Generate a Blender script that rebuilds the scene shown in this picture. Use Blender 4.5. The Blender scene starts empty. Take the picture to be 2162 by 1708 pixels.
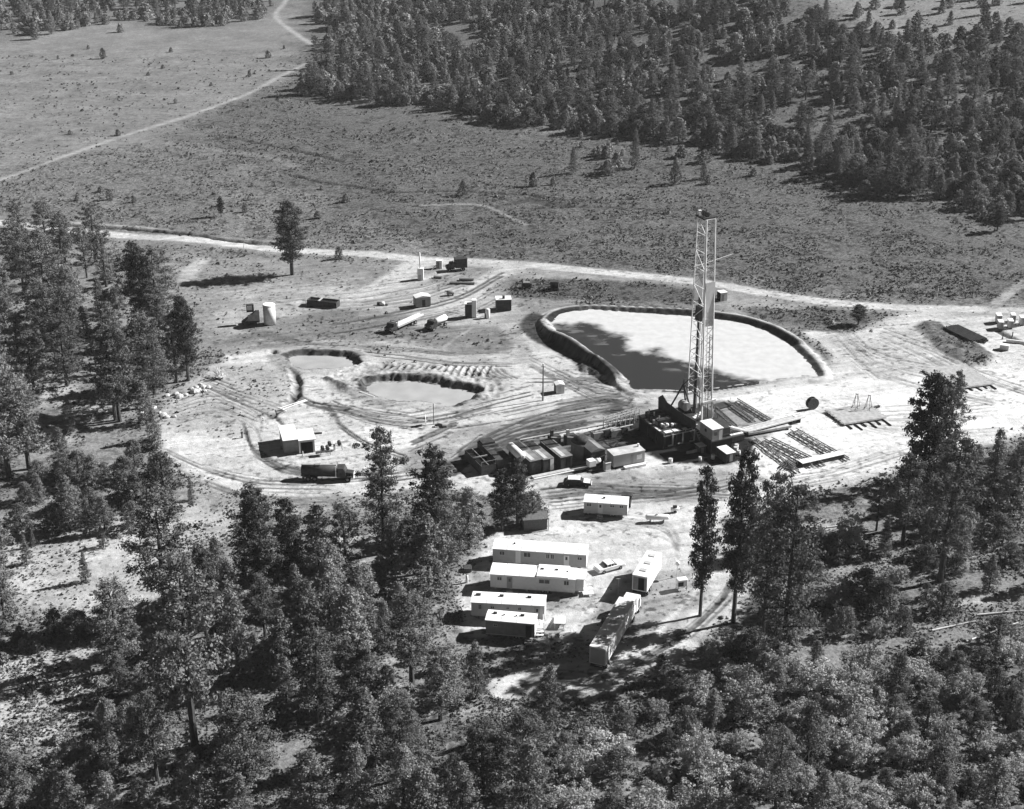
import bpy, math, random
import numpy as np
from mathutils import Vector, Matrix
R = math.radians
sc = bpy.context.scene
col = sc.collection
rng = np.random.default_rng(7)
random.seed(7)

# ------------------------------------------------------------------ camera, world, sun, exposure
CAM_H, PITCH = 124.0, R(24)
cam_d = bpy.data.cameras.new('camera'); cam = bpy.data.objects.new('camera', cam_d); col.objects.link(cam)
cam.location = (0, 0, CAM_H); cam.rotation_euler = (R(90) - PITCH, 0, 0)
cam_d.sensor_width = 36; cam_d.lens = 50.4; cam_d.clip_end = 20000; cam_d.clip_start = 1
sc.camera = cam
SUN_EL, SUN_AZ = R(34), math.atan2(0.94, 0.34)      # azimuth from +Y towards +X
w = bpy.data.worlds.new('World'); sc.world = w; w.use_nodes = True
nt = w.node_tree; nt.nodes.clear()
sky = nt.nodes.new('ShaderNodeTexSky'); sky.sky_type = 'NISHITA'; sky.sun_disc = False
sky.sun_elevation = SUN_EL; sky.sun_rotation = SUN_AZ; sky.altitude = 2500; sky.air_density = .25; sky.dust_density = .1
bw = nt.nodes.new('ShaderNodeRGBToBW'); bg = nt.nodes.new('ShaderNodeBackground'); wo = nt.nodes.new('ShaderNodeOutputWorld')
bg.inputs['Strength'].default_value = 0.05
nt.links.new(sky.outputs[0], bw.inputs[0]); nt.links.new(bw.outputs[0], bg.inputs[0]); nt.links.new(bg.outputs[0], wo.inputs[0])
sl = bpy.data.lights.new('sun', 'SUN'); sl.energy = 5.0; sl.angle = R(0.5); sl.color = (1, 0.998, 0.996)
so = bpy.data.objects.new('sun', sl); col.objects.link(so)
sv = Vector((math.sin(SUN_AZ) * math.cos(SUN_EL), math.cos(SUN_AZ) * math.cos(SUN_EL), math.sin(SUN_EL)))
so.rotation_euler = sv.to_track_quat('Z', 'Y').to_euler(); so.location = (60, 200, 200)
sc.view_settings.view_transform = 'Standard'; sc.view_settings.look = 'None'
sc.view_settings.exposure = 1.15; sc.view_settings.gamma = 1; sc.view_settings.use_curve_mapping = False

# ------------------------------------------------------------------ survey helpers: photo point -> ground point
FP = 3026.8
def ss(a, b, x):
    t = np.clip((x - a) / (b - a), 0, 1); return t * t * (3 - 2 * t)
def _h(ix, iy, s):
    n = (ix.astype(np.int64) * 374761393 + iy.astype(np.int64) * 668265263 + s * 974634777) & 0x7fffffff
    n = ((n ^ (n >> 13)) * 1274126177) & 0x7fffffff
    n = n ^ (n >> 16)
    return (n & 0xffff) / 65535.0
def vn(x, y, s=0):
    x = np.asarray(x, float); y = np.asarray(y, float)
    ix = np.floor(x); iy = np.floor(y); fx = x - ix; fy = y - iy
    fx = fx * fx * (3 - 2 * fx); fy = fy * fy * (3 - 2 * fy)
    a = _h(ix, iy, s); b = _h(ix + 1, iy, s); c = _h(ix, iy + 1, s); d = _h(ix + 1, iy + 1, s)
    return (a + (b - a) * fx) * (1 - fy) + (c + (d - c) * fx) * fy - 0.5
def fbm(x, y, s=0, o=4):
    r = 0; a = 1; t = 0
    for i in range(o):
        r = r + a * vn(x, y, s + i * 17); t += a; a *= .55; x = np.asarray(x) * 2.03 + 5.1; y = np.asarray(y) * 2.03 + 9.7
    return r / t * 2
def terr(X, Y):
    X = np.asarray(X, float); Y = np.asarray(Y, float)
    z = 34 * ss(430, 830, Y + 0.25 * X) * ss(-90, 150, X)
    away = np.clip(ss(0, 60, np.hypot((X - 20) / 1.3, Y - 270) - 75), 0, 1)
    z = z + away * (1.6 * fbm(X / 60, Y / 60, 3, 3)) * (1 - .3 * ss(400, 700, Y))
    return z
def PZ(x, y, z=0.0):
    u = (x - 1081) / FP; v = (854 - y) / FP
    dz = -math.sin(PITCH) + v * math.cos(PITCH); dy = math.cos(PITCH) + v * math.sin(PITCH)
    t = (z - CAM_H) / dz
    return (u * t, dy * t)
def W(x, y, h=0.0):
    z = 0.0
    for i in range(14):
        X, Y = PZ(x, y, z + h); z = .5 * z + .5 * float(terr(X, Y))
    X, Y = PZ(x, y, z + h)
    return X, Y, z
def proj(X, Y, Z):
    c, s = math.cos(PITCH), math.sin(PITCH); d = Y * c - (Z - CAM_H) * s; up = Y * s + (Z - CAM_H) * c
    return 1081 + FP * X / d, 854 - FP * up / d
def height_for(X, Y, ytop):
    v = (854 - ytop) / FP
    dz = -math.sin(PITCH) + v * math.cos(PITCH); dy = math.cos(PITCH) + v * math.sin(PITCH)
    return CAM_H + dz * Y / dy

# ------------------------------------------------------------------ materials (all neutral grey: the photograph is black and white)
def mat(name, a, rough=.7, metal=0.0, var=.15, scale=1.0, bump=0.0, spec=.4, stretch=(1, 1, 1)):
    m = bpy.data.materials.new(name); m.use_nodes = True; n = m.node_tree.nodes; l = m.node_tree.links
    b = n['Principled BSDF']; b.inputs['Roughness'].default_value = rough; b.inputs['Metallic'].default_value = metal
    b.inputs['Specular IOR Level'].default_value = spec
    tc = n.new('ShaderNodeTexCoord'); mp = n.new('ShaderNodeMapping'); mp.inputs['Scale'].default_value = stretch
    no = n.new('ShaderNodeTexNoise'); no.inputs['Scale'].default_value = scale; no.inputs['Detail'].default_value = 5
    mr = n.new('ShaderNodeMapRange'); mr.inputs[1].default_value = .3; mr.inputs[2].default_value = .7
    mr.inputs[3].default_value = a * (1 - var); mr.inputs[4].default_value = min(.9, a * (1 + var))
    l.new(tc.outputs['Object'], mp.inputs[0]); l.new(mp.outputs[0], no.inputs['Vector']); l.new(no.outputs['Fac'], mr.inputs[0])
    l.new(mr.outputs[0], b.inputs['Base Color'])
    if bump:
        bp = n.new('ShaderNodeBump'); bp.inputs['Strength'].default_value = bump; bp.inputs['Distance'].default_value = .1
        l.new(no.outputs['Fac'], bp.inputs['Height']); l.new(bp.outputs[0], b.inputs['Normal'])
    return m
M = dict(
    white=mat('white_paint', .72, .6, var=.12, scale=.6, spec=.2), cream=mat('cream_paint', .5, .5, var=.08, scale=2),
    siding=mat('grey_siding', .36, .5, var=.08, scale=2), grey=mat('grey_paint', .22, .6, var=.2, scale=1.2),
    lgrey=mat('light_grey_metal', .42, .5, var=.22, scale=1.2), roofg=mat('weathered_roof', .45, .6, var=.3, scale=.6),
    dark=mat('dark_paint', .04, .7, var=.4, scale=1.5, spec=.15), black=mat('black_rubber', .015, .9, var=.3, spec=.05),
    steel=mat('dark_steel', .05, .7, metal=0, var=.4, scale=2, spec=.15), rust=mat('rusty_pipe', .11, .6, var=.4, scale=3),
    bright=mat('bright_steel', .68, .5, var=.15, scale=2), glass=mat('window_glass', .03, .15, var=.2),
    wood=mat('weathered_wood', .3, .8, var=.3, scale=4), plank=mat('plank', .5, .8, var=.2, scale=4),
    roofd=mat('tarred_roof', .17, .9, var=.35, scale=.5, spec=.1), dwood=mat('dark_wood', .1, .8, var=.3, scale=4), rock=mat('pale_rock', .4, .9, var=.25, scale=3, bump=.5),
    bark=mat('bark', .055, .9, var=.4, scale=4, bump=.6, stretch=(1, 1, .3)), barkl=mat('grey_bark', .16, .9, var=.4, scale=3, stretch=(1, 1, .3)),
)
def leafmat(name, a, tr=.2):
    m = bpy.data.materials.new(name); m.use_nodes = True; n = m.node_tree.nodes; l = m.node_tree.links
    n.remove(n['Principled BSDF']); out = n['Material Output']
    d = n.new('ShaderNodeBsdfDiffuse'); t = n.new('ShaderNodeBsdfTranslucent'); mx = n.new('ShaderNodeMixShader'); mx.inputs[0].default_value = tr
    at = n.new('ShaderNodeAttribute'); at.attribute_name = 'clump'
    oi = n.new('ShaderNodeObjectInfo'); mr = n.new('ShaderNodeMapRange'); mr.inputs[3].default_value = .72 * a; mr.inputs[4].default_value = 1.32 * a
    mu = n.new('ShaderNodeMath'); mu.operation = 'MULTIPLY'
    l.new(oi.outputs['Random'], mr.inputs[0]); l.new(mr.outputs[0], mu.inputs[0]); l.new(at.outputs['Fac'], mu.inputs[1])
    for s in (d, t): l.new(mu.outputs[0], s.inputs['Color'])
    l.new(d.outputs[0], mx.inputs[1]); l.new(t.outputs[0], mx.inputs[2]); l.new(mx.outputs[0], out.inputs[0])
    return m
M['needle'] = leafmat('pine_needles', .145, .22); M['young'] = leafmat('young_needles', .185, .22)
M['deep'] = leafmat('dark_needles', .075, .15)
M['juni'] = leafmat('juniper_foliage', .13, .22); M['oak'] = leafmat('brush_leaves', .34, .24); M['sage'] = leafmat('sagebrush_leaves', .145, .1)

# ------------------------------------------------------------------ mesh builder
class MB:
    def __init__(s): s.v = []; s.f = []; s.c = []
    def add(s, vs, fs):
        o = len(s.v); s.c.append((o, len(s.f))); s.v += [tuple(p) for p in vs]; s.f += [tuple(i + o for i in f) for f in fs]; return s
    def box(s, x0, x1, y0, y1, z0, z1, rz=0, c=(0, 0)):
        vs = [(x, y, z) for z in (z0, z1) for x, y in ((x0, y0), (x1, y0), (x1, y1), (x0, y1))]
        if rz:
            C, S = math.cos(rz), math.sin(rz); vs = [(c[0] + (x - c[0]) * C - (y - c[1]) * S, c[1] + (x - c[0]) * S + (y - c[1]) * C, z) for x, y, z in vs]
        return s.add(vs, [(3, 2, 1, 0), (4, 5, 6, 7), (0, 1, 5, 4), (1, 2, 6, 5), (2, 3, 7, 6), (3, 0, 4, 7)])
    def bar(s, p, q, w=.1, h=None):
        p = Vector(p); q = Vector(q); d = (q - p)
        if d.length < 1e-6: return s
        d.normalize(); up = Vector((0, 0, 1)) if abs(d.z) < .95 else Vector((0, 1, 0))
        a = d.cross(up).normalized() * w / 2; b = d.cross(a).normalized() * (h or w) / 2
        vs = [e + i * a + j * b for e in (p, q) for i, j in ((-1, -1), (1, -1), (1, 1), (-1, 1))]
        return s.add(vs, [(3, 2, 1, 0), (4, 5, 6, 7), (0, 1, 5, 4), (1, 2, 6, 5), (2, 3, 7, 6), (3, 0, 4, 7)])
    def cyl(s, p, q, r, n=12, r2=None, dome=0):
        p = Vector(p); q = Vector(q); d = (q - p).normalized(); up = Vector((0, 0, 1)) if abs(d.z) < .95 else Vector((0, 1, 0))
        a = d.cross(up).normalized(); b = d.cross(a).normalized(); r2 = r if r2 is None else r2
        rings = [(p, r), (q, r2)]
        if dome: rings = [(p - d * dome, r * .45), (p - d * dome * .6, r * .8), (p, r), (q, r2), (q + d * dome * .6, r2 * .8), (q + d * dome, r2 * .45)]
        vs = []; fs = []
        for c, rr in rings:
            for i in range(n):
                t = 2 * math.pi * i / n; vs.append(c + a * (rr * math.cos(t)) + b * (rr * math.sin(t)))
        for k in range(len(rings) - 1):
            for i in range(n):
                j = (i + 1) % n; fs.append((k * n + i, k * n + j, (k + 1) * n + j, (k + 1) * n + i))
        fs.append(tuple(range(n - 1, -1, -1))); fs.append(tuple((len(rings) - 1) * n + i for i in range(n)))
        return s.add(vs, fs)
    def prism(s, prof, y0, y1, axis='y'):
        n = len(prof)
        if axis == 'y': vs = [(x, y0, z) for x, z in prof] + [(x, y1, z) for x, z in prof]
        else: vs = [(y0, x, z) for x, z in prof] + [(y1, x, z) for x, z in prof]
        return s.add(vs, [tuple(range(n)), tuple(range(2 * n - 1, n - 1, -1))] + [(i, i + n, (i + 1) % n + n, (i + 1) % n) for i in range(n)])
    def quad(s, *p): return s.add(p, [tuple(range(len(p)))])
    def mesh(s, name, m):
        me = bpy.data.meshes.new(name); me.from_pydata(s.v, [], s.f); me.materials.append(m); me.validate()
        import bmesh
        bm = bmesh.new(); bm.from_mesh(me); bmesh.ops.recalc_face_normals(bm, faces=bm.faces); bm.to_mesh(me); bm.free()
        return me
    def build(s, name, m, parent=None, bevel=0, smooth=False):
        me = s.mesh(name, m if not isinstance(m, str) else M[m]); o = bpy.data.objects.new(name, me); col.objects.link(o)
        if parent: o.parent = parent
        if smooth:
            for p in me.polygons: p.use_smooth = len(p.vertices) == 4
        if bevel:
            b = o.modifiers.new('bevel', 'BEVEL'); b.width = bevel; b.segments = 2; b.limit_method = 'ANGLE'
        return o
def each(mb, name, m, parent, **k):
    c = mb.c + [(len(mb.v), len(mb.f))]
    for (v0, f0), (v1, f1) in zip(c[:-1], c[1:]):
        q = MB(); q.v = mb.v[v0:v1]; q.f = [tuple(i - v0 for i in f) for f in mb.f[f0:f1]]; q.build(name, m, parent, **k)
def B(*a, **k): return MB().box(*a, **k)
def thing(name, label, cat, x, y, rz=0, group=None, world=None, z=None, h=0):
    o = bpy.data.objects.new(name, None); col.objects.link(o); o.empty_display_size = .5
    X, Y, Z = W(x, y, h) if world is None else (world[0], world[1], float(terr(*world)))
    o.location = (X, Y, Z if z is None else z); o.rotation_euler = (0, 0, rz); o['label'] = label; o['category'] = cat
    if group: o['group'] = group
    return o
def tag(o, label, cat, group=None):
    o['label'] = label; o['category'] = cat
    if group: o['group'] = group
    return o
def copy_tree(o, parent=None):
    c = o.copy(); col.objects.link(c)
    if parent: c.parent = parent
    for ch in [k for k in KIDS.get(o.name, [])]: copy_tree(ch, c)
    return c
KIDS = {}
def kids(o, *ch): KIDS[o.name] = list(ch); return o
def ang(x0, y0, x1, y1, h=0):
    a = W(x0, y0, h); b = W(x1, y1, h); return math.atan2(b[1] - a[1], b[0] - a[0])
def span(x0, y0, x1, y1, h=0):
    a = W(x0, y0, h); b = W(x1, y1, h); return math.hypot(b[1] - a[1], b[0] - a[0])
#@@SPLIT_GROUND
# ------------------------------------------------------------------ ground sheet
def lin(t): return np.where(t < .04045, t / 12.92, ((t + .055) / 1.055) ** 2.4)
GAIN = 1.7
ys = [20.]
while ys[-1] < 3000:
    D = ys[-1]; st = 8. if D < 120 else max(.26, D * D / (1434 * 124) * .6)
    if D > 1000: st = D * .05
    ys.append(D + st)
ys = np.array(ys)
sc_ = np.concatenate([-np.geomspace(1.3, .43, 12), np.linspace(-.42, .42, 860), np.geomspace(.43, 1.3, 12)])
NS, NY = len(sc_), len(ys)
GX = (sc_[None, :] * (ys[:, None] + 55)).ravel(); GY = np.repeat(ys, NS)
GZ = terr(GX, GY)
T = np.full(GX.shape, .50); VEG = np.full(GX.shape, .8)
N1 = fbm(GX / 9, GY / 9, 11, 4); N2 = fbm(GX / 2.2, GY / 2.2, 23, 4); N3 = fbm(GX / 40, GY / 55, 31, 3)
N4 = fbm(GX / .7, GY / .7, 41, 2)
def smooth_line(p, k=6):
    p = np.array(p, float)
    if len(p) < 3: return p
    q = np.vstack([2 * p[0] - p[1], p, 2 * p[-1] - p[-2]]); o = []
    for i in range(1, len(q) - 2):
        for t in np.arange(k) / k:
            o.append(.5 * ((2 * q[i]) + (-q[i - 1] + q[i + 1]) * t + (2 * q[i - 1] - 5 * q[i] + 4 * q[i + 1] - q[i + 2]) * t * t + (-q[i - 1] + 3 * q[i] - 3 * q[i + 1] + q[i + 2]) * t ** 3))
    o.append(p[-1]); return np.array(o)
def world_pts(pts, z=None): return np.array([(W(*p)[:2] if z is None else PZ(p[0], p[1], z)) for p in pts])
def dline(idx, L):
    x = GX[idx]; y = GY[idx]; d = np.full(x.shape, 1e9)
    for (ax, ay), (bx, by) in zip(L[:-1], L[1:]):
        ex, ey = bx - ax, by - ay; t = np.clip(((x - ax) * ex + (y - ay) * ey) / max(ex * ex + ey * ey, 1e-9), 0, 1)
        d = np.minimum(d, (x - ax - t * ex) ** 2 + (y - ay - t * ey) ** 2)
    return np.sqrt(d)
def inside(x, y, L):
    r = np.zeros(x.shape, bool)
    for (ax, ay), (bx, by) in zip(L, np.roll(L, -1, 0)):
        c = (ay > y) != (by > y); r ^= c & (x < (bx - ax) * (y - ay) / (by - ay + 1e-12) + ax)
    return r
def near(L, m):
    return np.nonzero((GX > L[:, 0].min() - m) & (GX < L[:, 0].max() + m) & (GY > L[:, 1].min() - m) & (GY < L[:, 1].max() + m))[0]
def sdf(pts, m, z=None, sm=True):
    L = world_pts(pts, z)
    if sm: L = smooth_line(np.vstack([L, L[:1]]), 4)[:-1]
    idx = near(L, m); d = dline(idx, np.vstack([L, L[:1]])); d = np.where(inside(GX[idx], GY[idx], L), -d, d)
    return idx, d, L
def poly(pts, tone, feather=2.0, noise=1.5, veg=None, a=1.0, tn=0.0, sm=True):
    idx, d, _ = sdf(pts, feather * 2 + noise * 3, sm=sm)
    k = a * ss(feather, -feather, d + noise * (N1[idx] + .6 * N2[idx]) * 1.6)
    T[idx] = T[idx] * (1 - k) + (tone + tn * N1[idx]) * k
    if veg is not None: VEG[idx] = VEG[idx] * (1 - k) + veg * k
def ss_(a, b, x): return ss(a, b, x)
def stroke(pts, wd, tone, a=1.0, feather=.5, noise=.3, veg=0.0, h=0.0, k=6, brk=0.0):
    L = smooth_line(world_pts(pts), k); idx = near(L, wd + feather * 2 + 1)
    if not len(idx): return
    d = dline(idx, L) + noise * N2[idx]; q = a * (1 - ss(wd / 2 - feather, wd / 2 + feather, d))
    if brk: q = q * np.clip(1 - brk + 1.6 * brk * (N1[idx] * 1.3 + .6), 0, 1)
    T[idx] = T[idx] * (1 - q) + tone * q; VEG[idx] = VEG[idx] * (1 - q * (1 - veg))
    if h: GZ[idx] += h * q
def tracks(pts, n, spread, dtone, a=(.55, .9), wd=(.35, .6), seed=0, wob=.4):
    r = random.Random(seed); base = np.array(pts, float)
    for i in range(max(4, int(n * .8))):
        o = r.uniform(-1, 1) * spread * 1.35; q = base.copy(); s0 = r.randrange(0, max(1, len(q) - 2)); e0 = r.randrange(s0 + 2, len(q) + 1) if len(q) > s0 + 2 else len(q)
        q[:, 1] += o * (.6 + .5 * np.linspace(0, 1, len(q)) * r.uniform(.5, 1.3)) + np.array([r.uniform(-2, 2) for _ in q]); q[:, 0] += r.uniform(-8, 8)
        t = dtone + r.uniform(-.12, .06); aa = r.uniform(*a); w_ = r.uniform(*wd)
        for dy in ((0, 7.0) if i % 2 else (0,)):
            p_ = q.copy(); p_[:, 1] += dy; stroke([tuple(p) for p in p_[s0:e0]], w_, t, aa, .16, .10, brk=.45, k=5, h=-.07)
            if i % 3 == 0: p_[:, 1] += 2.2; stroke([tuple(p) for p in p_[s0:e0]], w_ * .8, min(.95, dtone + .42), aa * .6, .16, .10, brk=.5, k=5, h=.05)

# broad tones of the land
T += .10 * N3 + .06 * N1 + .06 * N2
poly([(-300, -80), (700, -40), (660, 60), (655, 150), (480, 230), (330, 300), (120, 370), (-300, 520)], .565, 12, 8, .35, tn=.06)
T -= 0
poly([(-100, -200), (640, -100), (600, 20), (380, 60), (150, 40), (-100, 70)], .50, 10, 5, .7)
poly([(-200, 420), (330, 300), (520, 320), (700, 350), (1000, 400), (950, 470), (600, 500), (-200, 470)], .52, 8, 6, .9, tn=.06)
poly([(650, 160), (1100, 270), (1600, 330), (2300, 470), (2300, 640), (1600, 590), (1080, 545), (600, 400), (420, 260)], .445, 8, 6, 1.0, tn=.05)
poly([(640, -200), (2300, -200), (2300, 470), (1850, 400), (1500, 300), (1000, 250), (640, 170)], .46, 8, 6, .7, tn=.06)
poly([(1640, -60), (2162, -60), (2162, 60), (1960, 90), (1800, 50)], .60, 10, 6, .4)
# woods floor
poly([(-400, 480), (200, 500), (480, 560), (470, 740), (340, 900), (420, 1060), (740, 1070), (1000, 1050), (1030, 1450), (900, 1500), (500, 1900), (-400, 1900)], .60, 6, 5, .45, tn=.1)
poly([(1060, 1460), (1300, 1440), (1560, 1300), (1760, 1040), (2060, 930), (2500, 860), (2500, 1900), (800, 1900)], .57, 5, 4, .5, tn=.1)
poly([(0, 1120), (200, 1090), (420, 1050), (520, 1080), (500, 1130), (420, 1160), (400, 1250), (230, 1300), (0, 1270)], .78, 4, 3, .12, tn=.1)
poly([(-60, 1380), (180, 1350), (220, 1420), (180, 1500), (120, 1560), (-60, 1580)], .78, 3, 2, .35, tn=.1)
for b in [(95, 820, 70, 16), (110, 845, 50, 10), (95, 925, 70, 22), (200, 865, 60, 10), (1060, 1500, 90, 16), (350, 1590, 50, 14), (880, 1500, 40, 12), (1890, 1570, 60, 18), (2120, 1560, 60, 30), (1720, 1120, 60, 20), (2080, 1270, 60, 12), (2020, 1150, 90, 8), (60, 1190, 60, 30), (240, 1210, 60, 30), (560, 1360, 40, 8), (740, 1140, 60, 12), (800, 1195, 60, 16), (830, 1240, 40, 12)]:
    x, y, rx, ry = b; poly([(x - rx, y), (x - rx * .4, y - ry), (x + rx * .6, y - ry * .8), (x + rx, y + ry * .2), (x + rx * .3, y + ry), (x - rx * .5, y + ry * .7)], .80, 1.5, 1.5, .15, a=.8)
# middle ground between woods, road and pads
poly([(380, 600), (430, 545), (600, 545), (860, 555), (1100, 560), (1500, 610), (1800, 660), (1950, 670), (1840, 700), (1650, 690), (1440, 650), (1250, 640), (1130, 670), (1110, 700), (1060, 745), (900, 740), (700, 735), (560, 745), (450, 760), (430, 690)], .62, 3, 2, .10, tn=.07)
poly([(390, 590), (440, 545), (560, 560), (610, 590), (500, 600), (420, 612)], .60, 1.5, 1, .3)
poly([(480, 612), (620, 600), (760, 605), (900, 600), (1060, 620), (1100, 660), (1110, 720), (1010, 745), (860, 738), (640, 722), (480, 705), (470, 650)], .71, 3, 2, .04, tn=.05)
poly([(500, 690), (640, 660), (820, 655), (960, 690), (1080, 690), (1100, 715), (1060, 752), (960, 742), (860, 722), (700, 715), (560, 712)], .55, 2, 1.5, .1)
poly([(1080, 590), (1250, 590), (1480, 612), (1500, 640), (1250, 636), (1150, 630), (1080, 618)], .41, 2, 1.2, 1.0)
poly([(1560, 640), (1700, 645), (1800, 655), (1900, 668), (1850, 692), (1770, 702), (1690, 690), (1600, 672)], .45, 1.5, 1.2, .9)
poly([(1535, 625), (1600, 630), (1720, 640), (1700, 652), (1600, 650), (1530, 650)], .66, 1, 1, .2)
# bright drilling pad
PAD = [(470, 748), (560, 738), (650, 745), (760, 748), (900, 738), (1010, 752), (1090, 738), (1110, 700), (1180, 700), (1300, 790), (1400, 815), (1500, 822), (1620, 806), (1750, 792), (1745, 740), (1690, 700), (1790, 704), (1870, 685), (1905, 668), (2000, 660), (2400, 662), (2400, 905), (2140, 905), (2040, 935), (1880, 985), (1730, 1030), (1620, 1050), (1540, 1090), (1535, 1150), (1570, 1210), (1560, 1290), (1480, 1350), (1380, 1410), (1290, 1440), (1180, 1462), (1050, 1462), (1035, 1420), (1090, 1405), (1230, 1400), (1225, 1350), (1130, 1345), (1000, 1350), (960, 1300), (985, 1200), (1035, 1130), (1140, 1120), (1130, 1060), (1000, 1040), (900, 1035), (700, 1060), (540, 1055), (450, 1035), (370, 990), (330, 940), (340, 880), (370, 830), (430, 790)]
poly(PAD, .86, 1.6, 1.6, 0.0, tn=.05)
poly([(360, 830), (480, 770), (600, 800), (590, 880), (470, 920), (350, 900)], .72, 4, 2, .1, a=.8, tn=.06)
poly([(350, 950), (420, 1010), (560, 1045), (740, 1050), (900, 1040), (900, 1062), (700, 1085), (520, 1080), (400, 1050), (330, 990)], .70, 3, 2, .3, a=.8, tn=.1)
poly([(1150, 1040), (1300, 1000), (1500, 990), (1560, 1030), (1430, 1060), (1240, 1050), (1150, 1075)], .66, 2, 1.5, 0, a=.8, tn=.1)
poly([(1000, 1210), (1240, 1250), (1350, 1200), (1440, 1200), (1500, 1250), (1440, 1330), (1330, 1360), (1240, 1300), (1160, 1290), (1000, 1260)], .62, 1.5, 1.2, .03, a=.85, tn=.1)
poly([(1000, 1345), (1200, 1330), (1235, 1380), (1180, 1400), (1040, 1420)], .62, 1, 1, .05, a=.7)
poly([(1520, 830), (1700, 800), (1840, 780), (2400, 790), (2400, 900), (2050, 925), (1850, 980), (1640, 1020), (1560, 960)], .96, 4, 1, 0, tn=.03)
poly([(1760, 720), (1880, 690), (1960, 720), (2060, 770), (1960, 790), (1840, 800), (1770, 780)], .79, 3, 1, 0)
poly([(560, 890), (740, 880), (780, 960), (700, 1000), (560, 985), (520, 940)], .86, 3, 1, 0)
poly([(1180, 790), (1330, 830), (1400, 850), (1340, 885), (1120, 920), (1000, 930), (1100, 860)], .84, 3, 1, 0)
poly([(1150, 1060), (1230, 1050), (1430, 1110), (1430, 1190), (1340, 1200), (1240, 1150), (1150, 1125)], .88, 2, 1, 0, tn=.05)
poly([(850, 950), (900, 905), (1010, 895), (1120, 880), (1230, 860), (1330, 850), (1390, 870), (1240, 905), (1100, 925), (1000, 945), (960, 985), (900, 1020), (855, 1000)], .56, 2, 2, 0, a=.75, tn=.1)
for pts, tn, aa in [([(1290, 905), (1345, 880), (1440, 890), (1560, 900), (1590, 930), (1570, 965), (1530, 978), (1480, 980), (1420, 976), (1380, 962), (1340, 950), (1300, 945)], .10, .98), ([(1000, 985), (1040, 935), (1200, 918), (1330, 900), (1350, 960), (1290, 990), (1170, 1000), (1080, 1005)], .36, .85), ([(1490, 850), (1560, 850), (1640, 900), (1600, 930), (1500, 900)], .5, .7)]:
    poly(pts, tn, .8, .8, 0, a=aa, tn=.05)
poly([(1040, 1425), (1200, 1405), (1330, 1400), (1440, 1345), (1480, 1370), (1380, 1435), (1240, 1465), (1050, 1475)], .88, 1.5, 1.2, 0, a=.9, tn=.06)
# scraped bank round the lower pond and the old mud there
poly([(700, 800), (760, 775), (850, 770), (960, 780), (1040, 790), (1060, 830), (1010, 850), (900, 870), (780, 850), (720, 830)], .62, 1.5, 1, 0, a=.8, tn=.15)
poly([(690, 735), (800, 728), (1010, 752), (1040, 790), (900, 775), (760, 770), (680, 760)], .70, 1.5, 1, .1, a=.8, tn=.1)
# roads
MAIN = [(-300, 455), (0, 470), (60, 478), (150, 486), (350, 502), (520, 519), (700, 533), (870, 546), (1050, 555), (1300, 577), (1480, 596), (1600, 616), (1750, 638), (1900, 649), (2050, 653), (2162, 656), (2500, 664)]
stroke([(p[0], p[1] + 2) for p in MAIN], 8.5, .62, .7, 1.2, .5)
stroke(MAIN, 4.8, .84, 1, .7, .25)
stroke([(0, 458), (150, 470), (300, 480), (450, 500), (600, 510)], 2.0, .72, .8, .8, .6, brk=.5)
stroke([(-60, 398), (0, 380), (130, 332), (250, 290), (400, 244), (530, 195), (600, 157), (645, 134)], 2.6, .71, .85, 1.2, .4)
stroke([(665, 98), (620, 68), (590, 45), (583, 28), (600, 6), (610, -20)], 3.0, .72, .85, 1.2, .4)
stroke([(250, 290), (400, 310), (560, 330), (620, 350)], 5, .60, .6, 2, 1, veg=.3)
stroke([(895, 433), (960, 431), (1020, 434), (1070, 455), (1110, 475)], 1.8, .66, .8, .7, .4, veg=.2)
stroke([(2105, 640), (2130, 620), (2162, 596), (2200, 570)], 3, .70, .8, 1, .4)
stroke([(2085, 660), (2105, 640), (2130, 620)], 2.6, .70, .8, 1, .4)
# gullies in the meadow
for L in [[(620, 370), (680, 385), (740, 392), (830, 405), (960, 403), (1040, 408), (1110, 410), (1200, 423), (1330, 420)], [(490, 290), (560, 305), (660, 325), (720, 340)], [(150, 475), (300, 486), (450, 502), (600, 515)], [(1100, 440), (1240, 436), (1400, 445)], [(260, 482), (340, 488), (520, 512), (600, 515)]]:
    stroke(L, 1.6, .30, .8, .8, .8, veg=.8, h=-.8, brk=.5)
stroke([(1085, 425), (1120, 420), (1160, 430), (1180, 432)], 5, .3, .7, 1.5, .8, veg=.5, h=-1)
# access tracks between the pads
stroke([(880, 560), (830, 590), (780, 620), (720, 638), (650, 640)], 8, .84, .95, 1.5, .6)
stroke([(960, 562), (930, 578), (880, 592), (800, 622)], 3.5, .80, .9, 1.2, .6)
stroke([(1100, 562), (1050, 580), (1010, 605), (975, 640), (900, 680)], 6.5, .80, .92, 1.5, .6)
stroke([(860, 560), (900, 556), (1000, 558), (1110, 562)], 4, .80, .9, 1.5, .5)
stroke([(640, 618), (760, 612), (830, 592)], 2.2, .78, .8, .8, .5)
stroke([(390, 595), (405, 570), (430, 548)], 4, .76, .9, 1, .8)
stroke([(930, 740), (960, 715), (1000, 690), (1020, 665)], .8, .68, .8, .4, .3)
stroke([(1040, 670), (1075, 700), (1100, 730), (1110, 760)], 3.5, .72, .8, 1, .8)
stroke([(1980, 660), (1900, 672), (1840, 700), (1790, 740), (1760, 800)], 5, .84, .8, 2, .5)
stroke([(2162, 905), (2050, 935), (1880, 985), (1730, 1025), (1560, 1060), (1450, 1075), (1300, 1060)], 5, .93, .8, 2, .5)
stroke([(1440, 1110), (1540, 1130), (1600, 1080), (1700, 1040)], 3, .80, .7, 1.2, .8)
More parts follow.
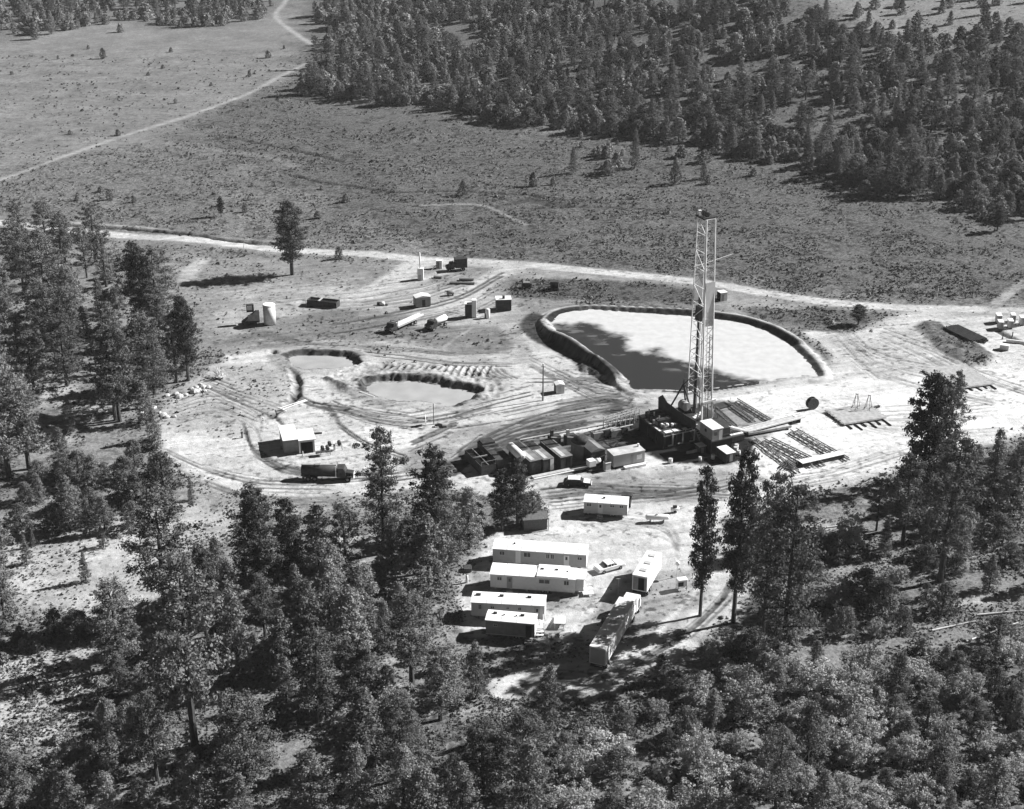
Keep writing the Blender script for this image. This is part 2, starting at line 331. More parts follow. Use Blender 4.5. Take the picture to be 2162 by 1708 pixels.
stroke([(1530, 1170), (1560, 1220), (1540, 1260), (1470, 1330), (1380, 1390), (1280, 1440)], 5, .80, .9, 1.5, .8, veg=.1)
stroke([(1500, 1290), (1450, 1345), (1400, 1390)], 1.2, .90, .9, .5, .2)
stroke([(1480, 1240), (1400, 1320), (1390, 1340)], 1.2, .86, .9, .5, .2)
stroke([(1310, 1215), (1270, 1260), (1225, 1310), (1190, 1345)], 1.6, .90, .9, .7, .3)
stroke([(1262, 1240), (1225, 1265), (1190, 1290)], 1.0, .88, .8, .5, .3)
stroke([(1190, 1310), (1260, 1230), (1330, 1180), (1360, 1140)], 2.4, .88, .8, 1, .3)
# tyre marks
tracks([(900, 1000), (960, 985), (1020, 940), (1120, 900), (1240, 870), (1360, 850)], 26, 22, .38, seed=1, wd=(.4, 1.1))
tracks([(870, 940), (960, 900), (1060, 885), (1180, 862), (1290, 845), (1330, 855), (1290, 880)], 22, 16, .40, seed=2, wd=(.3, .9))
tracks([(350, 960), (430, 1000), (540, 1030), (700, 1035), (860, 1020)], 16, 22, .55, seed=3)
tracks([(520, 900), (540, 950), (600, 985), (700, 1003), (820, 1000)], 8, 8, .35, seed=4, wd=(.4, .8))
tracks([(680, 850), (700, 870), (720, 900), (770, 935), (850, 960)], 6, 8, .35, seed=5, wd=(.4, .9))
tracks([(700, 845), (760, 870), (860, 885), (960, 872), (1040, 850), (1120, 830)], 22, 16, .48, seed=6)
tracks([(1150, 1040), (1240, 1030), (1350, 1035), (1460, 1040), (1540, 1045)], 18, 16, .42, seed=7, wd=(.4, 1.0))
tracks([(1560, 980), (1640, 1020), (1760, 1000), (1870, 965), (1980, 930)], 16, 14, .72, seed=8)
tracks([(1760, 690), (1800, 730), (1850, 770), (1960, 800), (2100, 830)], 20, 30, .66, seed=9)
tracks([(1700, 830), (1780, 860), (1860, 880), (1960, 880), (2100, 870)], 16, 26, .76, seed=10)
tracks([(380, 860), (460, 840), (540, 870), (560, 900)], 12, 30, .55, seed=11)
tracks([(760, 735), (860, 742), (960, 752), (1080, 752)], 12, 12, .50, seed=12)
tracks([(640, 640), (760, 640), (880, 620), (980, 590)], 16, 22, .62, seed=13, wd=(.5, 1.2))
tracks([(700, 700), (820, 680), (960, 650), (1060, 600)], 12, 20, .42, seed=14, wd=(.4, 1))
tracks([(1230, 1090), (1300, 1100), (1400, 1120), (1430, 1160)], 10, 16, .72, seed=15)
tracks([(1560, 1200), (1530, 1260), (1450, 1340), (1340, 1410)], 12, 10, .5, seed=16, wd=(.35, .6))
tracks([(1860, 700), (1960, 740), (2060, 790), (2162, 830)], 14, 20, .62, seed=17)
tracks([(1120, 800), (1220, 800), (1290, 815), (1370, 835)], 14, 18, .42, seed=18, wd=(.3, .9))
stroke([(1270, 845), (1300, 850), (1300, 865), (1280, 875)], 2.6, .30, .8, .8, 1.0, brk=.5)
stroke([(500, 1050), (640, 1085), (700, 1130), (640, 1160)], 2.5, .68, .5, 1, .6, veg=.3)
for L in [[(985, 985), (972, 960), (985, 940), (1060, 915), (1200, 890)], [(1000, 975), (990, 950), (1060, 925), (1180, 900)]]: stroke(L, .8, .32, .8, .35, .2)
for x in range(1170, 1440, 13): stroke([(x, 903 - (x - 1170) * .13), (x + 7, 902 - (x - 1170) * .13)], .9, .35, .8, .3, .4, h=.25)
stroke([(1160, 905), (1300, 887), (1440, 868)], .6, .34, .7, .3, .3)
tracks([(620, 830), (660, 850), (740, 862), (800, 880), (900, 892)], 16, 10, .42, seed=21)
tracks([(430, 800), (500, 830), (590, 860)], 10, 20, .50, seed=22)
tracks([(1120, 760), (1180, 790), (1260, 830), (1340, 840)], 12, 14, .45, seed=23)
tracks([(1560, 1010), (1480, 1030), (1380, 1045), (1260, 1050), (1160, 1060)], 18, 10, .40, seed=24)
tracks([(1100, 1440), (1180, 1425), (1260, 1430), (1330, 1410)], 10, 12, .6, seed=25)
for q_ in ([(690, 800), (720, 812), (760, 826), (800, 838)], [(770, 800), (790, 812), (800, 822)], [(700, 735), (745, 742), (765, 752)]): stroke(q_, 1.6, .30, .9, .5, .9, h=.5, brk=.4)
# bulldozer scrapes above the lower pond: ribs of pushed earth
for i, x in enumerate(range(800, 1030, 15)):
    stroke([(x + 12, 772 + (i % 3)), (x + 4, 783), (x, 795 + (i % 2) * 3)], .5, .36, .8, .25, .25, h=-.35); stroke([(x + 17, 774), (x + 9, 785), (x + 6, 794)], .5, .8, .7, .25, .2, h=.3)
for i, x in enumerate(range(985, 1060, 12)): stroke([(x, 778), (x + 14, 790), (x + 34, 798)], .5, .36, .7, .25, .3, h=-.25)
# ditch round the upper left pond
DITCH = [(575, 742), (600, 765), (618, 785), (628, 810), (625, 835), (600, 858), (570, 880)]
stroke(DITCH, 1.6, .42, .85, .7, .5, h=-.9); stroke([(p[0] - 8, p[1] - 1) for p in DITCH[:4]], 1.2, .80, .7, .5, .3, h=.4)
stroke([(578, 877), (600, 900), (612, 912)], .7, .36, .8, .3, .2, h=-.2)
for p in [[(495, 720), (560, 712), (640, 725), (720, 735)], [(500, 712), (560, 705), (620, 720)]]: stroke(p, 3, .44, .7, 1.5, 1.2, veg=.8, brk=.6)
# earth bank on the far right pad
idx, d, _ = sdf([(1935, 690), (1960, 678), (2010, 688), (2060, 720), (2100, 752), (2080, 772), (2030, 765), (1980, 735)], 4)
k = ss(1.2, -1.8, d + .4 * N2[idx]); GZ[idx] += (.7 + .5 * N2[idx]) * k; T[idx] = T[idx] * (1 - k) + .50 * k; VEG[idx] = np.maximum(VEG[idx], .5 * k)
stroke([(1990, 690), (2040, 715), (2090, 745)], 2, .80, .9, .6, .3)
# ponds ------------------------------------------------------------
POND_A = [(610, 757), (622, 752), (660, 751), (700, 752), (735, 756), (752, 768), (750, 777), (700, 782), (650, 784), (624, 776)]
POND_B = [(772, 815), (790, 808), (823, 806), (870, 806), (899, 806), (925, 812), (941, 818), (975, 822), (1003, 832), (992, 846), (955, 860), (920, 857), (885, 854), (850, 850), (812, 843), (789, 835), (778, 826)]
PIT = [(1165, 681), (1175, 670), (1190, 662), (1215, 657), (1252, 655), (1327, 659), (1400, 664), (1458, 668), (1510, 674), (1560, 681), (1610, 696), (1650, 716), (1690, 748), (1722, 790), (1690, 793), (1617, 804), (1560, 812), (1500, 820), (1440, 824), (1390, 822), (1345, 820), (1320, 797), (1289, 772), (1250, 747), (1214, 725), (1180, 703)]
def pond(pts, zw, rim, wid, out_w, out_drop, tone_bank, rimtone=.74, wob=.5, side=None):
    idx, d, L = sdf(pts, wid + out_w + 6, z=zw); X = GX[idx]; Y = GY[idx]
    dd = d + wob * N2[idx] * np.where(d > .3, 1, 0)
    rm = rim if side is None else rim * side(X, Y)
    up = zw + (rm - zw) * ss(0, wid, dd)
    crest = .9; rm = rm + .22 * N1[idx] + .15 * N2[idx]; dn = ss(wid + crest, wid + crest + out_w, dd)
    z = np.where(d < 0, zw - .9 * ss(0, 2.5, -d) - .02, up * (1 - dn) + GZ[idx] * dn)
    k = np.where(d < wid + crest + out_w, 1, 0)
    GZ[idx] = np.where(k > 0, z, GZ[idx])
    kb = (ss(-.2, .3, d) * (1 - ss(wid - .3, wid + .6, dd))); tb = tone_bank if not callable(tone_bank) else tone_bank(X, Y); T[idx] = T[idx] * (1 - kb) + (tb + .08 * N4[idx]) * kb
    kr = ss(wid - .2, wid + .6, dd) * (1 - ss(wid + 2.2, wid + 3.4, dd)) * .8; T[idx] = T[idx] * (1 - kr) + rimtone * kr; VEG[idx] *= (d > wid + 3.5)
    return L
WA, WB, WP = -.8, -.9, .3
LA = pond(POND_A, WA, .35, 1.2, 3, 0, .34, wob=1.0)
LB = pond(POND_B, WB, .3, 1.5, 4, 0, .36, wob=1.4)
idx, d, _ = sdf([(690, 795), (760, 770), (850, 765), (960, 772), (1050, 790), (1060, 832), (1010, 852), (990, 830), (900, 806), (800, 808), (770, 820), (720, 825)], 3)
k = ss(1.5, -1.5, d); rg = 1 - np.abs(fbm(GX[idx] / 1.6 + 3, GY[idx] / 2.6, 61, 3)) * 3; GZ[idx] += k * (.22 * rg + .25 * N2[idx]); T[idx] += k * .10 * rg
# reserve pit: high embankment on the west and south-west, dug level to the south
LP = world_pts(PIT, WP)
cxp, cyp = LP.mean(0)
def pit_side(X, Y):
    a = np.degrees(np.arctan2(Y - cyp, X - cxp)) % 360      # 180 = west
    s = .42 + .85 * np.exp(-((a - 180) / 20.) ** 2) + .55 * np.exp(-((a - 215) / 22.) ** 2) + .35 * np.exp(-((a - 60) / 40.) ** 2) + .35 * np.exp(-((a - 0) / 30.) ** 2)
    s = s - .42 * np.exp(-((a - 285) / 40.) ** 2)
    return s
def pit_shade_tone(X, Y):
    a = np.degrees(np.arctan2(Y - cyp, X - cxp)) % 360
    return np.where((a > 150) & (a < 330), .74, .22)  # sunlit bank painted light, shaded far and right banks painted dark
LP = pond(PIT, WP, 1.9, 1.7, 1.5, 0, pit_shade_tone, .86, .3, pit_side)
stroke([(1150, 668), (1140, 690), (1170, 715), (1240, 762), (1300, 800), (1340, 822)], 1.0, .45, .5, .3, .2, h=-.1)
BANK_SHADE = [(1128, 668), (1116, 688), (1136, 710), (1185, 738), (1240, 768)]
stroke(BANK_SHADE, 4.2, .24, .9, .8, .6)  # shade of the west bank put into the ground colour
stroke([(1245, 775), (1265, 785), (1290, 798)], 4.5, .3, .9, 1, 1.2, h=1.0, brk=.3)  # hump coloured dark to carry the bank's shade
for i in range(14):
    x = 1225 + i * 19.5; stroke([(x, 646 + i * .9), (x + 3, 655 + i * .9)], .9, .40, .7, .4, .2, h=-.2)
# far right: dark strip of scrub, light lines
stroke([(2110, 700), (2150, 720), (2200, 745)], 1.6, .3, .9, .5, .4, h=-.5)
GZ += (1 - np.clip(VEG, 0, 1)) * (.05 * N4 + .10 * N2) * (GY < 420) * 1.0
GZ += VEG * (.12 * N2) * (GY < 700)
SOIL = np.clip(1 - VEG * 1.6, 0, 1)
stre = fbm((GX + GY * .35) / 9, (GY - GX * .30) / 1.0, 77, 4)
T += SOIL * (.12 * stre + .06 * N1 + .05 * N4) + (1 - SOIL) * .05 * N4
clod = fbm(GX / .9, GY / .75, 91, 2); cl2 = fbm(GX / 14, GY / 9, 92, 3)
T -= SOIL * .26 * ss(.42, .6, clod + .35 * cl2) * (GY < 420)
T -= (1 - SOIL) * .16 * ss(.15, .4, fbm(GX / 1.6, GY / 1.3, 93, 3)) * (GY < 700)
T = np.clip(T, .10, .99)
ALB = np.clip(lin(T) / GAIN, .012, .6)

def grid_mesh(name, X, Y, Z, ny, nx, attrs, m):
    me = bpy.data.meshes.new(name); n = len(X)
    me.vertices.add(n); me.vertices.foreach_set('co', np.stack([X, Y, Z], 1).astype(np.float32).ravel())
    i = (np.arange(ny - 1)[:, None] * nx + np.arange(nx - 1)[None, :]).ravel()
    q = np.stack([i, i + 1, i + nx + 1, i + nx], 1).astype(np.int32)
    me.loops.add(q.size); me.loops.foreach_set('vertex_index', q.ravel())
    me.polygons.add(len(q)); me.polygons.foreach_set('loop_start', np.arange(0, q.size, 4, dtype=np.int32))
    me.polygons.foreach_set('use_smooth', np.ones(len(q), bool))
    me.update()
    for k, v in attrs.items():
        a = me.attributes.new(k, 'FLOAT', 'POINT'); a.data.foreach_set('value', v.astype(np.float32))
    me.materials.append(m); o = bpy.data.objects.new(name, me); col.objects.link(o); return o
gm = bpy.data.materials.new('soil_and_grass'); gm.use_nodes = True; n = gm.node_tree.nodes; l = gm.node_tree.links
b = n['Principled BSDF']; b.inputs['Roughness'].default_value = .95; b.inputs['Specular IOR Level'].default_value = .1
at = n.new('ShaderNodeAttribute'); at.attribute_name = 'albedo'; av = n.new('ShaderNodeAttribute'); av.attribute_name = 'scrub'
tc = n.new('ShaderNodeTexCoord')
def noise(scale, det=4, rough=.6):
    x = n.new('ShaderNodeTexNoise'); x.inputs['Scale'].default_value = scale; x.inputs['Detail'].default_value = det; x.inputs['Roughness'].default_value = rough
    l.new(tc.outputs['Object'], x.inputs['Vector']); return x
def rng_node(src, a, b_, c, d):
    x = n.new('ShaderNodeMapRange'); x.inputs[1].default_value = a; x.inputs[2].default_value = b_; x.inputs[3].default_value = c; x.inputs[4].default_value = d; l.new(src, x.inputs[0]); return x.outputs[0]
def mth(op, a, b_):
    x = n.new('ShaderNodeMath'); x.operation = op
    for i, s in enumerate((a, b_)):
        if isinstance(s, (int, float)): x.inputs[i].default_value = s
        else: l.new(s, x.inputs[i])
    return x.outputs[0]
n1 = noise(1.6, 5, .7); n2 = noise(.45, 4, .6); n3 = noise(5, 3, .7)
sp = rng_node(n1.outputs['Fac'], .42, .58, .45, 1.35)        # scrub mottling
mixv = mth('ADD', 1.0, mth('MULTIPLY', av.outputs['Fac'], mth('SUBTRACT', sp, 1.0)))
fine = rng_node(n3.outputs['Fac'], .3, .7, .82, 1.16); mid = rng_node(n2.outputs['Fac'], .3, .7, .88, 1.10)
cl = mth('MULTIPLY', mth('MULTIPLY', at.outputs['Fac'], mixv), mth('MULTIPLY', fine, mid)); cl = mth('MINIMUM', cl, .75)
l.new(cl, b.inputs['Base Color'])
bp = n.new('ShaderNodeBump'); bp.inputs['Strength'].default_value = .6; bp.inputs['Distance'].default_value = .25
l.new(n1.outputs['Fac'], bp.inputs['Height']); l.new(bp.outputs[0], b.inputs['Normal'])
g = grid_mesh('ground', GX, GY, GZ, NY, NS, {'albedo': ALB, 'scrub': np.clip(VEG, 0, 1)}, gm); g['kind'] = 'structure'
def gz(X, Y):
    """ground height at a world point, read from the finished sheet"""
    r = int(np.clip(np.searchsorted(ys, Y) - 1, 0, NY - 2)); s = X / (Y + 55); c = int(np.clip(np.searchsorted(sc_, s) - 1, 0, NS - 2))
    return float(GZ[r * NS + c])

# water of the ponds
def water(name, L, z, m):
    c = L.mean(0); bm = MB(); q = []
    for i, p in enumerate(L):
        a = L[i - 1]; bb = L[(i + 1) % len(L)]; t = bb - a; nn = np.array([t[1], -t[0]]) / (np.hypot(*t) + 1e-9)
        if np.dot(nn, p - c) < 0: nn = -nn
        q.append((p[0] + nn[0] * .5, p[1] + nn[1] * .5, z))
    me = bpy.data.meshes.new(name); me.from_pydata(q, [], [tuple(range(len(q)))]); me.materials.append(m)
    if me.polygons[0].normal.z < 0: me.flip_normals()
    o = bpy.data.objects.new(name, me); col.objects.link(o); o['kind'] = 'structure'; return o
mud = mat('milky_pond_water', .34, .35, var=.14, scale=.25, spec=.5)
water('pond_water', LA, WA, mud); water('pond_water', LB, WB, mud)
# reserve pit: dark mud water, pale scum pushed to the north-east
edge = [(1120, 690), (1165, 686), (1200, 684), (1229, 681), (1250, 684), (1270, 695), (1302, 704), (1318, 706), (1328, 718), (1322, 730), (1331, 738), (1361, 744), (1375, 742), (1380, 736), (1392, 736), (1398, 750), (1418, 757), (1439, 763), (1470, 772), (1512, 782), (1560, 796), (1617, 804), (1700, 806), (1760, 800), (1850, 700), (1500, 600), (1200, 600), (1100, 660)]
E_ = np.array([PZ(x, y, WP) for x, y in edge])
x0, x1, y0, y1 = LP[:, 0].min() - 1, LP[:, 0].max() + 1, LP[:, 1].min() - 1, LP[:, 1].max() + 1
st = .35; nx = int((x1 - x0) / st) + 1; ny = int((y1 - y0) / st) + 1
wx = np.tile(x0 + np.arange(nx) * st, ny); wy = np.repeat(y0 + np.arange(ny) * st, nx)
oGX, oGY = GX, GY
GX, GY = wx, wy
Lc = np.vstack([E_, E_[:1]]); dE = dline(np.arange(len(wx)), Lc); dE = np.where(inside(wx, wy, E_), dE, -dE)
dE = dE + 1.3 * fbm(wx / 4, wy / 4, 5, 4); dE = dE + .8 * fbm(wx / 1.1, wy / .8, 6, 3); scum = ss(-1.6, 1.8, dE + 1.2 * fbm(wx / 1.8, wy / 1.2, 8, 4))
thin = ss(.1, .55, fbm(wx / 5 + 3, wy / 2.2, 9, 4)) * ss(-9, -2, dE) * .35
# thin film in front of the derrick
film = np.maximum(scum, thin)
dP = dline(np.arange(len(wx)), np.vstack([LP, LP[:1]])); ins = inside(wx, wy, LP) | (dP < .7)
GX, GY = oGX, oGY
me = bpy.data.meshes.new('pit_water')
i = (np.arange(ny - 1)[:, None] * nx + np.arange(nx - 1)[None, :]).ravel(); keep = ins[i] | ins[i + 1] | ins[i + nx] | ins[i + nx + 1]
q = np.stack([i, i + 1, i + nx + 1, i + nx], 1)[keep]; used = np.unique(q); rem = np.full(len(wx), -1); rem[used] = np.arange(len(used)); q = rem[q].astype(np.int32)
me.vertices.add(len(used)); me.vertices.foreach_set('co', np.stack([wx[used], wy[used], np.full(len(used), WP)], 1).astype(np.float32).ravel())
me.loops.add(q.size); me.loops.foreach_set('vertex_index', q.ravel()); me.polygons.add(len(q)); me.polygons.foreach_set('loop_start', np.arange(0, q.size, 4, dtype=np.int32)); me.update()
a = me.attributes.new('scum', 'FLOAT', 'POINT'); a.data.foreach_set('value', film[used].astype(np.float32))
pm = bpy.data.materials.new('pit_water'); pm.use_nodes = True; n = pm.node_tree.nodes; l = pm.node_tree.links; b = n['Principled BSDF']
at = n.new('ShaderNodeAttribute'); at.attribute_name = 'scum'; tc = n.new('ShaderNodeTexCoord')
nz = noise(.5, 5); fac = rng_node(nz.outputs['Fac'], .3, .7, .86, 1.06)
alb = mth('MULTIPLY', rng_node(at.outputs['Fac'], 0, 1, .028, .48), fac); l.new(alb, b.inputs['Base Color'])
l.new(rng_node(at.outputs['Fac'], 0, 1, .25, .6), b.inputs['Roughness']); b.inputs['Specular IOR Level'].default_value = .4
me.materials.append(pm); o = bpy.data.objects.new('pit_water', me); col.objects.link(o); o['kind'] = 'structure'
#@@SPLIT_OBJECTS
# ------------------------------------------------------------------ drilling rig
def at_ground(o):
    return o
def lattice(mb, p0, p1, q0, q1, n, w=.1, d=True, x=False):
    """ladder truss between leg p0->p1 and leg q0->q1"""
    p0, p1, q0, q1 = map(Vector, (p0, p1, q0, q1))
    for i in range(n + 1):
        a = p0.lerp(p1, i / n); b_ = q0.lerp(q1, i / n); mb.bar(a, b_, w)
        if i < n and d:
            a2 = p0.lerp(p1, (i + 1) / n); b2 = q0.lerp(q1, (i + 1) / n)
            if x or i % 2 == 0: mb.bar(a, b2, w * .8)
            if x or i % 2 == 1: mb.bar(b_, a2, w * .8)
RZ = R(25)
C0 = PZ(1403, 918, 3.3)
rig = thing('drilling_rig', 'tall lattice drilling rig with white mast standing beside the big reserve pit', 'drilling rig', 0, 0, RZ, world=C0, z=0)
DZ = 3.3
cR, sR = math.cos(RZ), math.sin(RZ)
rr = random.Random(4)
def rp(x, y): return (C0[0] + x * cR - y * sR, C0[1] + x * sR + y * cR)
# substructure
m = MB()
for x in (.3, 3.0, 6.6, 10, 14.2):
    for y in (.4, 3.4, 6.6, 10.2):
        if x < 6.7 or y > .3: m.box(x - .16, x + .16, y - .16, y + .16, 0, DZ - .3)
for y in (.4, 5, 10.2): m.bar((0, y, DZ - .4), (14.5, y, DZ - .4), .25, .3).bar((0, y, .15), (14.5, y, .15), .25, .25)
for x in (.3, 6.6, 14.2): m.bar((x, .2, DZ - .4), (x, 10.4, DZ - .4), .25, .3)
m.build('substructure', 'steel', rig)
for x in (1.9, 4.2, 6.9): MB().box(x, x + .3, .05, .2, .5, DZ - .3).box(x - .9, x - .002, .02, .22, .5, .75).build('front_post', 'lgrey', rig)
MB().box(.4, 14.4, 1.1, 1.2, 0, DZ - .5).box(.35, .45, 1.3, 10.1, 0, DZ - .5).build('under_deck_shade', 'black', rig)  # black sheets added to stand for the shade under the deck
MB().box(0, 7.4, .3, 10.4, DZ - .25, DZ - .02).box(7.4, 14.6, -1.6, 10.4, DZ - .25, DZ - .02).build('rig_floor', 'dark', rig)
m = MB()
for (a, b_, c, d) in [(.1, 1.5, 8.9, 10.2), (.6, 2.2, .45, 1.5), (2.5, 4.0, .45, 1.5), (-.1, .35, 1.8, 4.5), (-.1, .3, 5.6, 7.2), (2.2, 2.9, 9.3, 10.1), (3.6, 5.2, 9.4, 10.3), (1.0, 2.5, 6.4, 6.7), (3.1, 4.1, 7.2, 7.7), (4.6, 5.6, .5, 1.2)]: m.box(a, b_, c, d, DZ, DZ + .06)
each(m, 'floor_plate', 'bright', rig)
m = MB()
for i in range(14): x, y = rr.uniform(.6, 4.2), rr.uniform(1.7, 8); s = rr.uniform(.3, .7); m.box(x, x + s, y, y + s * 1.3, DZ, DZ + rr.uniform(.3, .9))
each(m, 'deck_machinery', 'grey', rig)
m = MB()
for x, y in ((1.4, 3.4), (2.4, 3.0), (3.3, 2.6), (3.4, 5.2)): m.cyl((x, y, DZ), (x, y, DZ + .75), .26)
each(m, 'drum', 'bright', rig, smooth=True)
for i, y in enumerate((4.2, 6.2, 8.2)):
    e = MB().box(.9, 3.9, y, y + 1.1, DZ + .02, DZ + 1.1).build('engine', 'steel', rig); MB().cyl((1.5, y + .5, DZ + 1.1), (1.5, y + .5, DZ + 1.9), .14).build('exhaust', 'lgrey', e)
m = MB()
for z in (.5, 1.0): m.bar((3.0, .2, DZ - .9 + z), (7.4, .2, DZ - .9 + z), .07)
m.bar((0, .2, DZ - .5), (7.4, .2, DZ - .5), .09)
for x in (0, 1.7, 3.4, 5, 6.6): m.bar((x, .18, DZ - .5), (x, .18, DZ + .1), .08)
m.build('handrail', 'lgrey', rig)
# tall dark wind screen across the deck
m = MB()
m.add([(4.7, 8.6, DZ), (6.7, -.6, DZ), (6.7, -.6, DZ + 1.9), (5.7, 3.9, DZ + 2.3), (4.9, 7.6, DZ + 3.0), (4.6, 9.0, DZ + 4.2), (4.4, 10.2, DZ + 3.2), (4.5, 10.2, DZ),
       (4.85, 8.6, DZ), (6.85, -.6, DZ), (6.85, -.6, DZ + 1.9), (5.85, 3.9, DZ + 2.3), (5.05, 7.6, DZ + 3.0), (4.75, 9.0, DZ + 4.2), (4.55, 10.2, DZ + 3.2), (4.65, 10.2, DZ)],
      [(0, 1, 2, 3, 4, 5, 6, 7), (15, 14, 13, 12, 11, 10, 9, 8)] + [(i, i + 8, (i + 1) % 8 + 8, (i + 1) % 8) for i in range(8)])
m.build('wind_screen', 'dark', rig)
# mast
mx, my = 11.5, 5.7; TZ = 44.9; BZ = DZ
def leg(sx, sy, z):
    t = (z - BZ) / (TZ - BZ); return Vector((mx - .9 * t + sx * (1.15 - .18 * t), my + sy * (2.9 - 1.3 * t), z))
for sy in (-1, 1):
    m = MB()
    for sx in (-1, 1): m.cyl(leg(sx, sy, BZ), leg(sx, sy, TZ), .17 if sy < 0 else .12, 8)
    lattice(m, leg(-1, sy, BZ + 3.4), leg(-1, sy, TZ), leg(1, sy, BZ + 3.4), leg(1, sy, TZ), 19, .11 if sy < 0 else .1, x=sy < 0)
    m.bar(leg(-1, sy, BZ + 3.8), leg(1, sy, BZ + 3.8) + Vector((.8, 0, .2)), .5, .4); m.build('mast_truss', 'white', rig)
m = MB()
for i in range(11):
    z = BZ + 6 + i * 3.6
    if z < TZ: m.bar(leg(-1, -1, z), leg(-1, 1, z), .13)
    if i < 10: m.bar(leg(-1, -1 if i % 2 else 1, z), leg(-1, 1 if i % 2 else -1, min(TZ, z + 3.6)), .09)
m.build('mast_bracing', 'bright', rig)
m = MB()
for sx in (-1, 1): m.bar(leg(sx, -1, BZ + 4), (mx + sx * 2.0, my - 2.2, BZ), .2).bar(leg(sx, 1, BZ + 4), (mx + sx * 2.0, my + 2.2, BZ), .2)
m.bar(leg(-1, -1, BZ + 4), (mx - 1.6, my - 3.4, BZ), .2).bar(leg(1, -1, BZ + 4), (mx + 2.4, my - 3.4, BZ), .2); each(m, 'mast_foot_brace', 'bright', rig)
tx = mx - .9
m = MB().box(tx - 1.5, tx + 1.0, my - 1.5, my + 1.6, TZ, TZ + .35)
for y in (-1, -.2, .6): m.cyl((tx - .4, my + y, TZ + .8), (tx - .4, my + y + .25, TZ + .8), .5, 14)
m.bar((tx - 1.4, my - 1, TZ + .3), (tx - 1.4, my - 1, TZ + 1.3), .08).bar((tx - 1.4, my + 1.4, TZ + .3), (tx - 1.4, my + 1.4, TZ + 1.3), .08).bar((tx - 1.4, my - 1, TZ + 1.3), (tx - 1.4, my + 1.4, TZ + 1.3), .08)
cb = m.build('crown_block', 'dark', rig); MB().box(tx - 1.3, tx - .7, my + .6, my + 1.2, TZ + .36, TZ + 1.3).build('crown_beacon', 'bright', cb)
def at_(z): return mx - .9 * (z - BZ) / (TZ - BZ)
MB().box(at_(28) - .95, at_(28) + 1.1, my - 2.22, my - 2.12, 23.2, 32.4).build('wind_board', 'white', rig)
MB().box(at_(30) - .9, at_(30) + .9, my + 1.95, my + 2.05, 27.5, 32.4).build('wind_board', 'cream', rig)
MB().box(at_(25) - .9, at_(25) - .1, my - .2, my + 1.4, 23.6, 26.6).build('racking_board', 'dark', rig)
MB().bar((at_(35) - 1.9, my + .9, 34.8), (at_(35) + 6.0, my - .6, 36.8), .2).bar((at_(35) - 1.4, my + 1.3, 34.6), (at_(35) + 1.1, my - 1.8, 35.4), .12).build('gin_pole', 'bright', rig)
m = MB()
for i in range(-2, 3): m.bar((mx - .2 + i * .12, my + i * .1, 11.5), (tx + i * .12, my + i * .12, TZ), .035)
m.build('drilling_line', 'lgrey', rig)
MB().box(mx - .6, mx + .3, my - .5, my + .5, 9.6, 11.6).cyl((mx - .15, my, 9.6), (mx - .15, my, 8.4), .3).build('travelling_block', 'lgrey', rig); MB().cyl((mx, my, DZ), (mx - .1, my, 8.4), .1).build('kelly', 'steel', rig)
m = MB()
for i in range(3):
    for j in range(2): m.cyl((mx - .85 + i * .16, my + .7 + j * .3, DZ), (mx - 1.1 + i * .13, my + .55 + j * .25, 28.5), .075, 6)
m.build('pipe_stand', 'steel', rig)
MB().bar((mx + .6, my - 2.2, DZ), (mx + .3, my - 1.8, 21), .12).bar((mx + .0, my - 2.3, DZ), (mx - .4, my - 1.8, 23), .06).build('standpipe', 'dark', rig)
# A-frame
ax_, ay_ = 9.3, 8.6; az_ = 9.2
m = MB()
for q_ in ((8.2, 11.4), (10.4, 6.8), (11.0, 10.0)): m.bar((q_[0], q_[1], DZ), (ax_, ay_, az_), .28)
m.bar((ax_, ay_, az_), (mx - 1.1, my - 2, az_ - 1.4), .16).bar((ax_, ay_, az_), (mx - 1.1, my + 2, az_ + 1.5), .16).bar((ax_, ay_, az_ - .2), (ax_, ay_, az_ + 1.0), .16); m.build('a_frame', 'steel', rig)
dw = MB().box(8.6, 11.0, 7.0, 9.2, DZ, DZ + 1.2).build('drawworks', 'dark', rig); MB().cyl((9.2, 6.9, DZ + 1.5), (9.2, 8.8, DZ + 1.5), .95, 16).build('cable_drum', 'lgrey', dw, smooth=True)
m = MB()
for i in range(4): m.box(9.4 + i * .75, 10.0 + i * .75, 4.0 + i * .5, 4.9 + i * .5, DZ + .02, DZ + .1)
each(m, 'floor_panel', 'bright', rig)
m = MB()
for i in range(9): z = DZ * (1 - i / 9); m.box(7.6, 8.5, 1.4 - i * .45, 1.65 - i * .45, z - .04, z + .03)
each(m, 'stair_tread', 'bright', rig)
MB().bar((7.55, 1.6, DZ), (7.55, -2.6, 0), .1, .25).bar((8.55, 1.6, DZ), (8.55, -2.6, 0), .1, .25).build('stair_rail', 'lgrey', rig)
# hoses and a flare line reaching back towards the pit
m = MB(); pp_ = [(2, 11, 2.0), (1.2, 13, 1.0), (1.8, 15, .4), (.6, 17, .3), (1.0, 19.5, .3), (-.6, 21, .3)]
for a_, b__ in zip(pp_[:-1], pp_[1:]): m.bar(a_, b__, .16)
m.build('return_hose', 'dark', rig)
